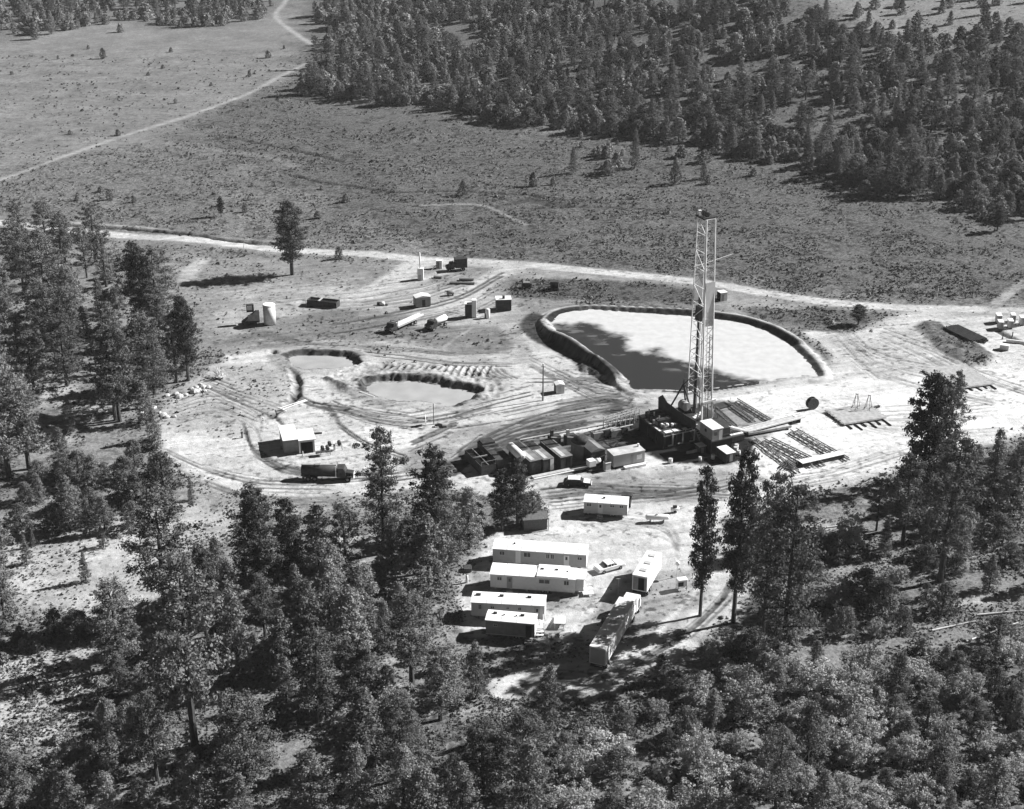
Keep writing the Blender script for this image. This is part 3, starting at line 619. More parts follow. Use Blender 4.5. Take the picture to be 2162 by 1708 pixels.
# dog house
dh = MB().box(6.9, 9.3, -6.5, -2.0, DZ, DZ + 2.4).build('doghouse', 'grey', rig)
MB().box(6.8, 9.4, -6.6, -1.9, DZ + 2.4, DZ + 2.52).build('roof', 'bright', dh); MB().box(7.4, 8.0, -6.58, -6.503, DZ + 1.1, DZ + 1.8).build('window', 'glass', dh); MB().box(8.4, 9.1, -6.57, -6.503, DZ, DZ + 2).build('door', 'siding', dh); MB().box(6.83, 6.897, -4.4, -3.8, DZ + 1.1, DZ + 1.7).build('window', 'glass', dh)
m = MB()
for x, y in ((7, -6.3), (9.2, -6.3), (7, -2.2), (9.2, -2.2), (11.6, -6.2), (11.6, -2)): m.box(x - .1, x + .1, y - .1, y + .1, 0, DZ - .2)
m.box(6.8, 11.8, -6.6, -1.7, DZ - .2, DZ - .03).bar((11.7, -6.5, DZ + .9), (11.7, -1.8, DZ + .9), .07).bar((9.4, -6.5, DZ + .9), (11.7, -6.5, DZ + .9), .07)
for y in (-6.5, -4.2, -1.8): m.bar((11.7, y, DZ), (11.7, y, DZ + .9), .06)
m.build('side_platform', 'steel', rig)
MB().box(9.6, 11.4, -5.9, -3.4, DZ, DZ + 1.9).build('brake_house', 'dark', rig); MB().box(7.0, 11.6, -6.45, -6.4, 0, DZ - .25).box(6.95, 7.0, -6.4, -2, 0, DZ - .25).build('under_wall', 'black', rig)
# loose things round the rig, placed in the rig's frame
def rthing(name, label, cat, x, y, rz=0, group=None):
    p = rp(x, y); return thing(name, label, cat, 0, 0, RZ + rz, group, world=p, z=max(0, gz(*p)) if gz(*p) > -.2 else 0)
t = rthing('skid_shed', 'pale flat-roofed skid box in the shade below the rig doghouse', 'shed', 7.9, -10.4)
MB().box(0, 2.0, 0, 3.4, .2, 2.0).build('wall', 'dark', t); MB().box(-.1, 2.1, -.1, 3.5, 2.0, 2.1).build('roof', 'white', t); MB().box(0, .2, 0, 3.4, 0, .2).box(1.8, 2.0, 0, 3.4, 0, .2).build('skid', 'steel', t); MB().box(.7, 1.4, -.06, 0, .25, 1.8).build('door', 'grey', t)
t = rthing('skid_shed', 'small pale-roofed box tucked under the corner of the rig platform', 'shed', 5.4, -4.6)
MB().box(0, 1.4, 0, 1.7, .1, 1.5).build('wall', 'dark', t); MB().box(-.1, 1.5, -.1, 1.8, 1.5, 1.6).build('roof', 'bright', t); MB().box(.4, 1.0, -.05, 0, .1, 1.3).build('door', 'grey', t)
t = rthing('steel_beam', 'pale steel beam lying in the shadow in front of the rig', 'steel beam', 3.2, -3.7); MB().box(0, 3.2, 0, .45, 0, .4).bar((0, .25, .5), (3.2, .25, .5), .1).build('beam', 'lgrey', t)
for i, (x, y, s) in enumerate([(6.6, -7.6, .35), (3.8, -7.4, .3), (-1.8, -5.6, .4), (12.6, -6.6, .45), (13.4, -5.6, .4), (12.2, -8.2, .35)]):
    t = rthing('drum', ['pale drum in the shadow right in front of the rig', 'pale drum at the edge of the rig shadow', 'pale drum left of the rig front by the grey trailer', 'pale drum just right of the doghouse', 'second drum right of the doghouse, behind the first', 'drum right of the doghouse nearest the racks'][i], 'drum', x, y)
    MB().cyl((0, 0, 0), (0, 0, .9), s, 14).build('barrel', 'bright', t, smooth=True); MB().cyl((0, 0, .9), (0, 0, .96), s + .03, 14).build('lid', 'lgrey', t)
a1 = PZ(1556, 905, 2.0); a2 = PZ(1694, 878, 1.0); ca = math.atan2(a2[1] - a1[1], a2[0] - a1[0]); cl_ = math.hypot(a2[1] - a1[1], a2[0] - a1[0])
t = thing('catwalk', 'long pale catwalk ramp running from the rig floor towards the cable spool', 'catwalk', 0, 0, ca, world=a1, z=0)
MB().prism([(-2.5, DZ), (2.2, 1.2), (2.2, .9), (-2.5, DZ - .4)], -.8, .8).build('v_door_ramp', 'lgrey', t); MB().box(2.2, cl_, -.8, .8, .9, 1.1).build('walkway', 'lgrey', t); MB().box(2.2, cl_, -1.0, -.83, 1.0, 1.3).box(2.2, cl_, .83, 1.0, 1.0, 1.3).build('side_rail', 'bright', t)
m = MB(); [m.box(x, x + .2, -.8, .8, 0, .9) for x in np.arange(2.6, cl_, 2.2)]; each(m, 'trestle', 'dark', t)
a1 = PZ(1580, 916, .7); a2 = PZ(1671, 900, .7); ca = math.atan2(a2[1] - a1[1], a2[0] - a1[0]); cl_ = math.hypot(a2[1] - a1[1], a2[0] - a1[0])
t = thing('pipe_chute', 'pale steel chute lying in front of the catwalk, right of the doghouse', 'pipe chute', 0, 0, ca, world=a1, z=0); MB().box(0, cl_, 0, 2.4, .5, .62).box(0, cl_, -.1, .05, .45, .9).build('chute_floor', 'lgrey', t)
m = MB(); [m.box(x, x + .25, 0, 2.4, 0, .5) for x in np.arange(.4, cl_, 2.2)]; each(m, 'trestle', 'dark', t)
t = rthing('work_platform', 'dark low platform at the rig end of the catwalk', 'platform', 13.2, -3.2); MB().box(0, 3.6, 0, 2.0, .2, 1.4).build('frame', 'steel', t); MB().box(-.1, 3.7, .5, 2.1, 1.4, 1.52).build('top_plate', 'bright', t)
# pipe racks: long lattice beams
def rack(p0, p1, label, w=.9, hgt=.8, n=9, grp='long lattice pipe racks beside the rig'):
    a = W(*p0); b_ = W(*p1); L = math.hypot(b_[0] - a[0], b_[1] - a[1])
    t = thing('pipe_rack', label, 'pipe rack', 0, 0, math.atan2(b_[1] - a[1], b_[0] - a[0]), grp, world=a[:2], z=0)
    m = MB(); m.bar((0, -w / 2, .1), (L, -w / 2, .1), .13).bar((0, w / 2, .1), (L, w / 2, .1), .11); m.build('bottom_chord', 'rust', t)
    MB().bar((0, 0, hgt), (L, 0, hgt), .14).build('top_chord', 'rust', t)
    m = MB()
    for i in range(n):
        x = L * i / n; x2 = L * (i + 1) / n; xm = (x + x2) / 2
        for s in (-1, 1): m.bar((x, s * w / 2, .1), (xm, 0, hgt), .07).bar((xm, 0, hgt), (x2, s * w / 2, .1), .07)
        m.bar((x, -w / 2, .1), (x, w / 2, .1), .08)
    m.build('bracing', 'grey', t); return t
for p0, p1, lb in [((1592, 930), (1686, 1000), 'lattice rack at the left edge of the lower rack group'), ((1612, 932), (1715, 988), 'second lattice rack from the left in the lower rack group'),
                   ((1628, 930), (1740, 985), 'third lattice rack from the left in the lower rack group'),
                   ((1668, 914), (1758, 966), 'fourth lattice rack of the lower group, right of the open sand'), ((1680, 911), (1792, 974), 'lattice rack at the right edge of the lower rack group'),
                   ((1512, 866), (1556, 905), 'lattice rack closest to the mast behind the catwalk'), ((1536, 852), (1592, 892), 'middle lattice rack behind the catwalk'), ((1556, 848), (1628, 892), 'lattice rack farthest right behind the catwalk')]:
    rack(p0, p1, lb)
t = thing('steel_trough', 'pale-topped steel trough laid across the lower end of the pipe racks', 'trough', 1694, 988, ang(1694, 988, 1782, 968))
L = span(1694, 988, 1782, 968); MB().box(0, L, 0, 1.6, 0, .9).build('trough_side', 'dark', t); MB().box(-.05, L + .05, -.05, 1.65, .9, .98).build('trough_top', 'bright', t)
t = thing('pipe_bundle', 'dark bundle of short pipe piled by the lower end of the racks', 'pipe bundle', 1668, 995, ang(1668, 995, 1700, 975))
m = MB()
for i in range(9): m.cyl((rr.uniform(-.5, .5), i * .3, .2 + (i % 2) * .2), (3.4 + rr.uniform(-.5, .5), i * .3, .2 + (i % 3) * .15), .14, 8)
m.build('pipe', 'dark', t)
t = thing('roofing_sheet', 'dark sheet lying flat behind the mast foot', 'steel sheet', 1516, 866, ang(1516, 866, 1548, 857)); MB().box(0, 3.6, 0, 2.4, .05, .3).build('sheet', 'dark', t)
# cable spool
t = thing('cable_spool', 'big dark upright cable spool on the pale pad', 'cable spool', 1714, 863, R(20))
for y in (-.55, .45):
    fl = MB().cyl((0, y, 1.3), (0, y + .12, 1.3), 1.3, 28).build('flange', 'dwood', t)
MB().cyl((0, -.45, 1.3), (0, .45, 1.3), .95, 24).build('wound_cable', 'dark', t, smooth=True); MB().cyl((0, -.62, 1.3), (0, .64, 1.3), .12).build('axle', 'steel', t)
t = thing('welding_stand', 'low dark stand with a white can at the far end of the catwalk', 'equipment stand', 1672, 892, R(25))
MB().box(0, 2, 0, .9, .5, .7).box(0, .12, 0, .12, 0, .5).box(1.88, 2, 0, .12, 0, .5).box(0, .12, .78, .9, 0, .5).box(1.88, 2, .78, .9, 0, .5).build('frame', 'steel', t); MB().cyl((.9, .4, .7), (.9, .4, 1.2), .35).build('can', 'white', t, smooth=True)
# trestles
for px, py, lb in ((1806, 865, 'left thin-legged trestle behind the flat pipe pile'), (1832, 868, 'right thin-legged trestle behind the flat pipe pile')):
    t = thing('trestle', lb, 'trestle', px, py, R(-30), 'tall thin steel trestles'); m = MB()
    for s in (-1, 1):
        for d in (-1, 1): m.bar((s * .7, d * 1.0, 0), (s * .15, 0, 3.6), .08)
        m.bar((s * .5, -.75, .9), (s * .5, .75, .9), .06)
    m.bar((-.3, 0, 3.6), (.3, 0, 3.6), .12).bar((-.7, -1, .1), (.7, -1, .1), .06).bar((-.7, 1, .1), (.7, 1, .1), .06); m.build('leg_frame', 'steel', t)
t = thing('steel_beam', 'dark beam lying beside the thin-legged trestles', 'steel beam', 1828, 870, ang(1828, 870, 1860, 860)); MB().box(0, 4.2, 0, .35, 0, .45).box(0, 4.2, -.1, .45, .45, .5).build('beam', 'steel', t)
# pipe piles on sills
def pile(p0, p1, depth, label, mt='rust', rows=1, sill=6, r=.09, fwd=3.0):
    a = W(*p0); b_ = W(*p1); L = math.hypot(b_[0] - a[0], b_[1] - a[1])
    t = thing('pipe_stack', label, 'pipe stack', 0, 0, math.atan2(b_[1] - a[1], b_[0] - a[0]), 'stacks of drill pipe on sills', world=a[:2], z=gz(a[0], a[1]))
    for k in range(sill):
        x = L * (k + .5) / sill; MB().box(x - .08, x + .08, -fwd * (.6 + .4 * (k % 2)), depth + .4, 0, .28).build('sill', 'steel', t)
    m = MB(); n = int(depth / (2.15 * r)); q = random.Random(9)
    for j in range(rows):
        for i in range(n - j): o = q.uniform(-.35, .35); m.cyl((o, r + (i + j * .5) * 2.15 * r, .3 + r + j * 1.8 * r), (L + o, r + (i + j * .5) * 2.15 * r, .3 + r + j * 1.8 * r), r, 6)
    ms = m.build('pipe', mt, t); ms['kind'] = 'stuff'; return t
pile((1782, 900), (1872, 886), 7.6, 'flat grey pipe pile on sills in front of the trestles', 'lgrey', 2)
pile((2010, 826), (2100, 814), 12, 'grey pipe pile on sills behind the tall right-hand pines', 'lgrey', 2, fwd=2)
pile((2086, 723), (2024, 694), 5.4, 'dark pipe pile beside the earth bank at the right edge', 'steel', 5, 5, .1, .4)
# ------------------------------------------------------------------ mud tanks, pumps and sheds left of the rig
def CR(ox, oy, s, x, y): return ((ox + x / s) / 1.4778, (oy + y / s) / 1.4778)
def c5(x, y): return CR(1450, 1280, 3.603, x, y)
def boxthing(name, label, cat, pa, pb, depth, h, wall, roof, rz=None, h0=.25, over=.08, roofpitch=0, group=None, W_=None):
    """box whose near base edge runs pa->pb"""
    a = W(*pa); b_ = W(*pb); L = W_ or math.hypot(b_[0] - a[0], b_[1] - a[1]); z = gz(a[0], a[1])
    t = thing(name, label, cat, 0, 0, math.atan2(b_[1] - a[1], b_[0] - a[0]) if rz is None else rz, group, world=a[:2], z=z)
    MB().box(0, L, 0, depth, h0, h).build('wall', wall, t)
    if roofpitch: MB().prism([(-over, h), (L + over, h), (L + over, h + .08), (L / 2, h + roofpitch), (-over, h + .08)], -over, depth + over).build('roof', roof, t)
    else: MB().box(-over, L + over, -over, depth + over, h, h + .1).build('roof', roof, t)
    if h0: MB().box(.1, .35, .1, depth - .1, -.05, h0).box(L - .35, L - .1, .1, depth - .1, -.05, h0).build('skid', 'steel', t)
    t['L'] = L; return t
BR = RZ
def fr(x, y): return rp(x, y)
# row of skid-mounted houses, near ends facing the camera
rows = [((735, 735), 2.4, 9.0, 2.9, 'dark', 'roofd', 'first roofed skid house right of the white tank in the mud tank row'),
        ((885, 715), 2.2, 8.6, 2.9, 'dark', 'roofd', 'second roofed skid house, with a bright corner strip, in the mud tank row'),
        ((1080, 680), 2.5, 8.6, 2.7, 'dark', 'roofd', 'third skid house with an open doorway in the mud tank row')]
for k, (pp, wd, dp, hh, wm, rm, lb) in enumerate(rows):
    p = c5(*pp); t = boxthing('skid_house', lb, 'skid house', p, p, dp, hh, wm, rm, rz=BR + R(2), W_=wd, group='skid houses in the mud tank row')
    MB().box(.1, wd * .9, dp * .55, dp + .02, hh + .1, hh + .16).build('roof_patch', 'dark', t)
    MB().box(wd * .15, wd * .5, .4, dp * .5, hh + .1, hh + .15).build('roof_patch', 'lgrey', t)
    if k == 1: MB().box(wd - .75, wd + .02, -.06, -.002, .3, hh - .05).build('door_panel', 'cream', t)
    if k == 2: MB().box(1.2, 2.1, -.06, -.002, .3, hh - .3).build('doorway', 'black', t)
    if k == 0: MB().box(.3, 1.1, -.06, -.002, .3, hh - .5).build('door', 'steel', t)
p = c5(190, 740); t = thing('mud_tank', 'open dark mud tank at the left end of the mud tank row', 'mud tank', *p, rz=BR)
MB().box(0, 3, 0, .12, 0, 2).box(0, 3, 8, 8.12, 0, 2).box(0, .12, .12, 8, 0, 2).box(2.88, 3, .12, 8, 0, 2).build('tank_side', 'steel', t); MB().box(.12, 2.88, .12, 8, 1.1, 1.15).build('mud', 'black', t)
m = MB().bar((0, 4, 2.05), (3, 4, 2.05), .25).bar((1.5, 0, 2.05), (1.5, 8, 2.05), .12).bar((0, 0, 2.9), (3, 0, 2.9), .07).bar((0, 0, 2), (0, 0, 2.9), .07).bar((3, 0, 2), (3, 0, 2.9), .07); m.build('walk_rail', 'grey', t)
p = c5(365, 690); t = thing('mud_tank', 'dark-roofed mud tank between the open tank and the white cylinder', 'mud tank', *p, rz=BR)
MB().box(0, 3, 0, 9.5, 0, 2.4).build('tank_side', 'steel', t); MB().box(.2, 2.8, 7.2, 9.3, 2.4, 2.8).build('hatch_box', 'dark', t); MB().bar((0, 5, 2.45), (3, 5, 2.45), .15).build('pipe', 'grey', t)
p = c5(610, 680); t = thing('horizontal_tank', 'white round-ended horizontal tank lying in the mud tank row', 'tank', *p, rz=BR)
MB().cyl((.2, -.6, 3.3), (.2, 4.4, 3.3), .85, 20, dome=.5).build('tank_shell', 'white', t, smooth=True); MB().box(-.5, .9, .2, .5, 0, 2.6).box(-.5, .9, 3.4, 3.7, 0, 2.6).box(-.3, 1.5, .2, 6.4, .0, .25).build('cradle', 'steel', t)
# domed tank and house
p = c5(1300, 600); t = thing('round_tank', 'big dark round-shouldered tank behind the row of skid houses', 'tank', *p, rz=BR)
MB().cyl((2, 3, 0), (2, 3, 3.3), 2.3, 24).build('tank_shell', 'grey', t, smooth=True); MB().cyl((2, 3, 3.3), (2, 3, 4.1), 2.3, 24, r2=.6).build('tank_roof', 'steel', t, smooth=True)
p = c5(1420, 640); t = boxthing('skid_house', 'tall skid house with curved pale roof beside the round tank', 'skid house', p, p, 5.2, 3.1, 'dark', 'roofd', rz=BR, W_=3.0, roofpitch=.7, group='skid houses in the mud tank row'); MB().box(.9, 2.0, -.06, -.002, .3, 2.5).build('doorway', 'black', t)
# grey trailer
p0, p1 = c5(1672, 668), c5(2020, 604); t = boxthing('trailer_house', 'grey trailer house with one pale window just left of the rig', 'trailer', p0, p1, 3.0, 2.9, 'siding', 'roofg', h0=.5); L = t['L']
MB().box(L * .74, L * .9, -.05, -.002, 1.3, 2.3).build('window', 'bright', t); MB().box(L * .55, L * .63, -.05, -.002, .6, 2.5).build('door', 'grey', t); MB().box(L * .3, L * .98, -1.0, -.15, .1, .5).build('step', 'bright', t); MB().cyl((L * .93, 2, 3), (L * .93, 2, 3.6), .2).build('roof_vent', 'white', t)
# pump skid (white), tool box
p = c5(1400, 700); t = thing('pump_skid', 'white pump unit beside the grey trailer house', 'pump', *p, rz=BR)
MB().box(0, 3, 0, 2, 0, .3).build('skid', 'steel', t); MB().box(.2, 1.6, .3, 1.7, .9, 2.1).build('engine_cover', 'white', t); MB().cyl((1.8, 1, 1.6), (2.8, 1, 1.6), .55, 14).build('pump_drum', 'bright', t, smooth=True)
m = MB(); [m.bar((x, .4, .3), (x, .4, 1), .1) for x in (.4, 1.2, 2, 2.8)]; m.bar((2.6, 1, 2.2), (4.2, 1.3, 2.4), .15); m.build('pipework', 'dark', t)
p = c5(1585, 690); t = thing('chemical_tote', 'pale upright box tank between the white pump and the grey trailer', 'tank', *p, rz=BR); MB().box(0, 1.1, 0, 1.1, .2, 1.7).build('tote_body', 'lgrey', t); MB().box(-.05, 1.15, -.05, 1.15, 1.7, 1.78).box(-.05, 1.15, -.05, 1.15, .0, .2).build('tote_frame', 'bright', t)
# shaker / pumps behind
for k, (px, py, lb) in enumerate([(970, 395, 'dark shaker tank with pale pipes behind the skid houses'), (1150, 392, 'dark mixing hopper with a white post behind the skid houses')]):
    p = c5(px, py); t = thing('shale_shaker', lb, 'shaker', *p, rz=BR); MB().box(0, 2.2, 0, 1.6, 0, 1.7).build('shaker_box', 'steel', t); MB().box(.2, .7, .3, .9, 1.7, 3.0).build('motor', 'bright' if k else 'dark', t); MB().bar((0, -.1, 1.8), (2.6, -.3, 1.2), .16).build('pipe', 'lgrey', t)
for k, (px, py, lb) in enumerate([(1440, 360, 'mud pump skid nearest the round tank'), (1640, 330, 'mud pump skid closest to the rig steps')]):
    p = c5(px, py); t = thing('mud_pump', lb, 'mud pump', *p, rz=BR, group='mud pumps left of the rig')
    MB().box(0, 4.6, 0, 2, 0, .3).build('skid', 'steel', t); MB().box(.4, 2.6, .3, 1.7, .3, 1.6).build('pump_body', 'grey', t); MB().cyl((3.4, .2, 1.2), (3.4, 1.8, 1.2), .75, 16).build('flywheel', 'steel', t, smooth=True); MB().bar((.3, 1, 1.9), (4.6, 1, 1.9), .14).bar((0, 0, 2.2), (5, -.1, 2.4), .18).build('pipework', 'bright', t)
p = c5(1590, 240); q = c5(1960, 130); t = thing('pipe_bridge', 'railed pipe bridge joining the mud pumps to the rig', 'pipe bridge', *p, rz=ang(*p, *q)); L = span(*p, *q)
MB().box(0, L, 0, 1.0, 1.8, 1.95).build('walkway', 'grey', t)
m = MB()
for z in (2.4, 2.9):
    for y in (0, 1): m.bar((0, y, z), (L, y, z), .09)
for i in range(8): m.bar((L * i / 7, 0, 0), (L * i / 7, 0, 2.9), .12).bar((L * i / 7, 1, 0), (L * i / 7, 1, 2.9), .12).bar((L * i / 7, 0, 2.9), (L * i / 7, 1, 2.9), .09)
m.build('railing', 'lgrey', t)
p = c5(770, 775); q = c5(1390, 645); t = thing('drain_pipe', 'long pale pipe on the ground in front of the mud tank row', 'pipe', *p, rz=ang(*p, *q)); L = span(*p, *q); MB().box(0, L, 0, .9, 0, .35).build('plank', 'lgrey', t); MB().cyl((0, -.3, .2), (L, -.3, .2), .15, 8).build('pipe', 'bright', t)
p = c5(620, 345); q = c5(1900, 105); t = thing('flow_line', 'long straight flow line on the ground behind the mud tank row', 'pipe', *p, rz=ang(*p, *q)); L = span(*p, *q); MB().cyl((0, 0, .25), (L, 0, .25), .16, 8).build('pipe', 'lgrey', t)
m = MB(); [m.box(x, x + .2, -.3, .3, 0, .12) for x in np.arange(.5, L, 2.4)]; each(m, 'support', 'dark', t)

# ------------------------------------------------------------------ vehicles
def wheels(par, xs, r=.5, w=.35, y0=0.0, y1=2.2, name='wheel'):
    for x in xs:
        for y in (y0, y1 - w):
            wl = MB().cyl((x, y, r), (x, y + w, r), r, 16).build(name, 'black', par); yy = y - .01 if y == y0 else y + w - .01
            MB().cyl((x, yy, r), (x, yy + .02, r), r * .5, 12).build('hub', 'grey', wl)
def car(p0, p1, label, paint, wagon=False):
    a = W(*p0); b_ = W(*p1); t = thing('parked_car', label, 'car', 0, 0, math.atan2(b_[1] - a[1], b_[0] - a[0]), world=a[:2], z=gz(a[0], a[1]))
    L = 5.2; wd = 1.9
    prof = [(0, .35), (0, .85), (.15, .95), (1.3, 1.0), (3.7, 1.02), (5.0, .9), (5.2, .75), (5.2, .35)]
    MB().prism(prof, 0, wd).build('body', paint, t, bevel=.06)
    cab = [(.35, 1.0), (.8, 1.5), (3.0, 1.52), (3.7, 1.02)] if wagon else [(1.1, 1.0), (1.7, 1.48), (3.0, 1.5), (3.75, 1.02)]
    MB().prism([(x, z - .04) for x, z in cab], .14, wd - .14).build('window', 'glass', t)
    MB().prism([(cab[1][0] - .05, cab[1][1] - .05), (cab[1][0], cab[1][1] + .04), (cab[2][0], cab[2][1] + .04), (cab[2][0] + .08, cab[2][1] - .05)], .12, wd - .12).build('roof', 'white', t)
    MB().prism([(3.75, .99), (3.75, 1.045), (4.98, .935), (4.98, .88)], .08, wd - .08).build('hood', 'white', t)
    m = MB(); [m.box(x, x + .1, -.0 + y, .04 + y, 1.0, 1.5) for x in (cab[1][0], 2.4, cab[2][0] - .1) for y in (.11, wd - .15)]; each(m, 'pillar', paint, t)
    MB().box(-.12, 0, .05, wd - .05, .4, .6).box(5.2, 5.3, .05, wd - .05, .4, .6).build('bumper', 'bright', t)
    for y in (.15, wd - .45): MB().box(5.2, 5.23, y, y + .3, .62, .8).build('headlight', 'bright', t)
    wheels(t, (.95, 4.2), .34, .22, -.02, wd + .02); return t
car((1265, 1215), (1308, 1203), 'white sedan parked off the right end of the two long mobile homes', 'white')
car(c5(1110, 855), c5(1430, 870), 'white station wagon with dark side parked in front of the mud tank row', 'dark', True)
def tanker(p0, p1, label, paint, L=10.2, trailer_len=None):
    a = W(*p0); b_ = W(*p1); t = thing('tanker_truck', label, 'tanker truck', 0, 0, math.atan2(b_[1] - a[1], b_[0] - a[0]), world=a[:2], z=gz(a[0], a[1]))
    tl = L * .66; MB().box(.1, L - .2, .75, 1.75, .75, 1.05).build('chassis', 'steel', t)
    tk = MB().cyl((.3, 1.25, 1.95), (tl, 1.25, 1.95), 1.05, 24, dome=.12).build('tank', paint, t, smooth=True)
    MB().box(tl * .42, tl * .58, .9, 1.6, 2.95, 3.2).build('manhole', 'grey', tk); MB().bar((.4, 1.25, 3.03), (tl - .2, 1.25, 3.03), .4, .06).build('catwalk', 'grey', tk)
    m = MB(); [m.box(x, x + .1, .1, 2.4, 1.0, 1.15) for x in np.arange(.6, tl, 1.2)]; m.build('tank_saddle', 'steel', t)
    cx = tl + .35; MB().prism([(cx, .9), (cx, 2.75), (cx + 1.3, 2.75), (cx + 1.7, 1.95), (cx + 1.75, .9)], .15, 2.35).build('cab', paint, t, bevel=.05)
    MB().box(cx + .3, cx + 1.2, .12, .15, 1.95, 2.6).box(cx + .3, cx + 1.2, 2.35, 2.38, 1.95, 2.6).prism([(cx + 1.36, 2.7), (cx + 1.72, 1.98), (cx + 1.75, 2.0), (cx + 1.4, 2.72)], .35, 2.15).build('window', 'glass', t)
    MB().prism([(cx + 1.75, .9), (cx + 1.75, 1.85), (L - .1, 1.7), (L, 1.5), (L, .8)], .5, 2.0).build('hood', paint, t, bevel=.06); MB().box(L, L + .12, .2, 2.3, .6, .95).box(L, L + .06, .7, 1.8, .95, 1.6).build('bumper', 'bright', t)
    MB().box(cx + 1.9, L, .05, .5, .95, 1.15).box(cx + 1.9, L, 2.0, 2.45, .95, 1.15).build('fender', paint, t)
    for y in (.22, 1.98): MB().cyl((L + .02, y + .15, 1.25), (L + .1, y + .15, 1.25), .14).build('headlight', 'bright', t)
    for y in (.05, 2.4): MB().bar((cx - .15, y, 1), (cx - .15, y, 3.3), .14).build('exhaust_stack', 'bright', t)
    wheels(t, (1.6, 2.85, L - 1.1), .52, .5, 0, 2.5); return t
tanker((633, 1016), (737, 1018), 'dark tanker truck parked broadside below the white-roofed shed', 'dark')
def flatbed(p0, p1, label, L=9, load=True, paint='dark', cylinder=False):
    a = W(*p0); b_ = W(*p1); t = thing('flatbed_truck', label, 'truck', 0, 0, math.atan2(b_[1] - a[1], b_[0] - a[0]), world=a[:2], z=gz(a[0], a[1]))
    MB().prism([(0, .7), (0, 1.5), (.9, 1.65), (1.1, 2.4), (2.3, 2.4), (2.3, .7)], .1, 2.3).build('cab', paint, t, bevel=.05)
    MB().box(1.15, 2.1, .06, .1, 1.7, 2.25).box(1.15, 2.1, 2.3, 2.34, 1.7, 2.25).build('window', 'glass', t)
    MB().box(.3, L, .8, 1.6, .7, .95).build('chassis', 'steel', t)
    if cylinder: MB().cyl((2.8, 1.2, 1.7), (L, 1.2, 1.7), .75, 18, dome=.2).build('tank', 'white', t, smooth=True)
    else: MB().box(2.6, L, .05, 2.4, 1.0, 1.15).build('bed', 'wood', t); 
    if load:
        m = MB(); [m.cyl((2.2 + rr.uniform(-.5, .5), .3 + i * .3, 1.35), (L + 1.5 + rr.uniform(-1, .5), .3 + i * .3, 1.3), .1, 6) for i in range(7)]; m.build('pipe_load', 'lgrey', t)
        MB().bar((2.5, .1, 1.1), (2.5, .1, 2.6), .12).bar((2.5, 2.3, 1.1), (2.5, 2.3, 2.6), .12).bar((2.5, .1, 2.6), (2.5, 2.3, 2.6), .12).build('headboard', 'steel', t)
    for y in (.25, 1.85): MB().box(-.04, 0, y, y + .3, 1.0, 1.25).build('headlight', 'bright', t)
    wheels(t, (.9, L * .72, L * .72 + 1.2) if L > 7 else (.9, L * .8), .48, .4, 0, 2.4); return t
def c2(x, y): return CR(1100, 780, 3.603, x, y)
flatbed(c2(440, 955), c2(800, 790), 'long dark flatbed truck loaded with pipe on the upper pad', 11)
flatbed(c2(890, 925), c2(1060, 850), 'small truck carrying a white cylinder tank on the upper pad', 6.5, False, cylinder=True)
t = thing('box_truck', 'dark high-sided truck parked beside the main road', 'truck', *c2(1060, 250), rz=ang(*c2(1060, 250), *c2(1250, 235)))
MB().prism([(0, .7), (0, 1.4), (.9, 1.6), (1.1, 2.3), (2.2, 2.3), (2.2, .7)], 0, 2.2).build('cab', 'dark', t); MB().box(2.4, 5.6, -.05, 2.25, .9, 3.3).build('cargo_box', 'steel', t); MB().box(2.3, 5.7, -.1, 2.3, 3.3, 3.42).build('box_roof', 'dark', t); MB().box(5.6, 5.66, .1, 2.1, 1, 3.2).build('tailgate', 'lgrey', t); MB().box(1.15, 2, -.03, 0, 1.6, 2.15).build('window', 'glass', t); wheels(t, (.8, 4.6), .45, .4, 0, 2.2)
# semi trailers
def semi(nl, nr, fl, H, label, near='siding', n_ax=2):
    a = PZ(*nl, H); b_ = PZ(*nr, H); c = PZ(*fl, H); wd = math.hypot(b_[0] - a[0], b_[1] - a[1]); L = math.hypot(c[0] - a[0], c[1] - a[1])
    t = thing('semi_trailer', label, 'semi trailer', 0, 0, math.atan2(c[1] - a[1], c[0] - a[0]), world=b_, z=0)
    # local x runs away from the camera, y towards the left side
    wd = 2.55; body = MB().box(0, L, 0, wd, 1.05, H - .06).build('body', 'white', t); MB().box(-.04, L + .04, -.04, wd + .04, H - .06, H).build('roof', 'bright', t)
    d = MB().box(-.06, -.005, .15, wd - .15, 1.2, H - .3).build('rear_door', near, t)
    for x in np.arange(L * .18, L, L * .3): MB().box(x, x + .8, wd * .3, wd * .7, H, H + .12).build('roof_vent', 'lgrey', t)
    m = MB(); [m.box(x, x + .07, -.05, -.003, 1.1, H - .15) for x in np.arange(1, L - .5, 1.2)]; m.build('side_rib', 'bright', t)
    MB().box(.2, L - .2, .6, wd - .6, .8, 1.05).build('chassis', 'steel', t); MB().box(-.1, .02, .1, wd - .1, .55, .75).build('bumper', 'steel', t)
    wheels(t, (1.0, 2.2)[:n_ax], .5, .5, 0.02, wd - .02); MB().box(L - 3, L - 2.8, .4, .6, 0, .9).box(L - 3, L - 2.8, wd - .6, wd - .4, 0, .9).build('landing_leg', 'steel', t)
    return t, L, wd
def c1(x, y): return CR(1750, 1520, 2.846, x, y)
s1, L1, w1 = semi(c1(232, 1392), c1(400, 1440), c1(498, 957), 4.0, 'long weathered white semi trailer nearest the camera in the yard')
s2, L2, w2 = semi(c1(652, 782), c1(770, 800), c1(782, 567), 3.9, 'shorter white semi trailer at the far end of the trailer line', near='grey')
MB().box(-.09, -.065, .5, 1.5, 1.3, 3.5).build('open_doorway', 'black', s2)
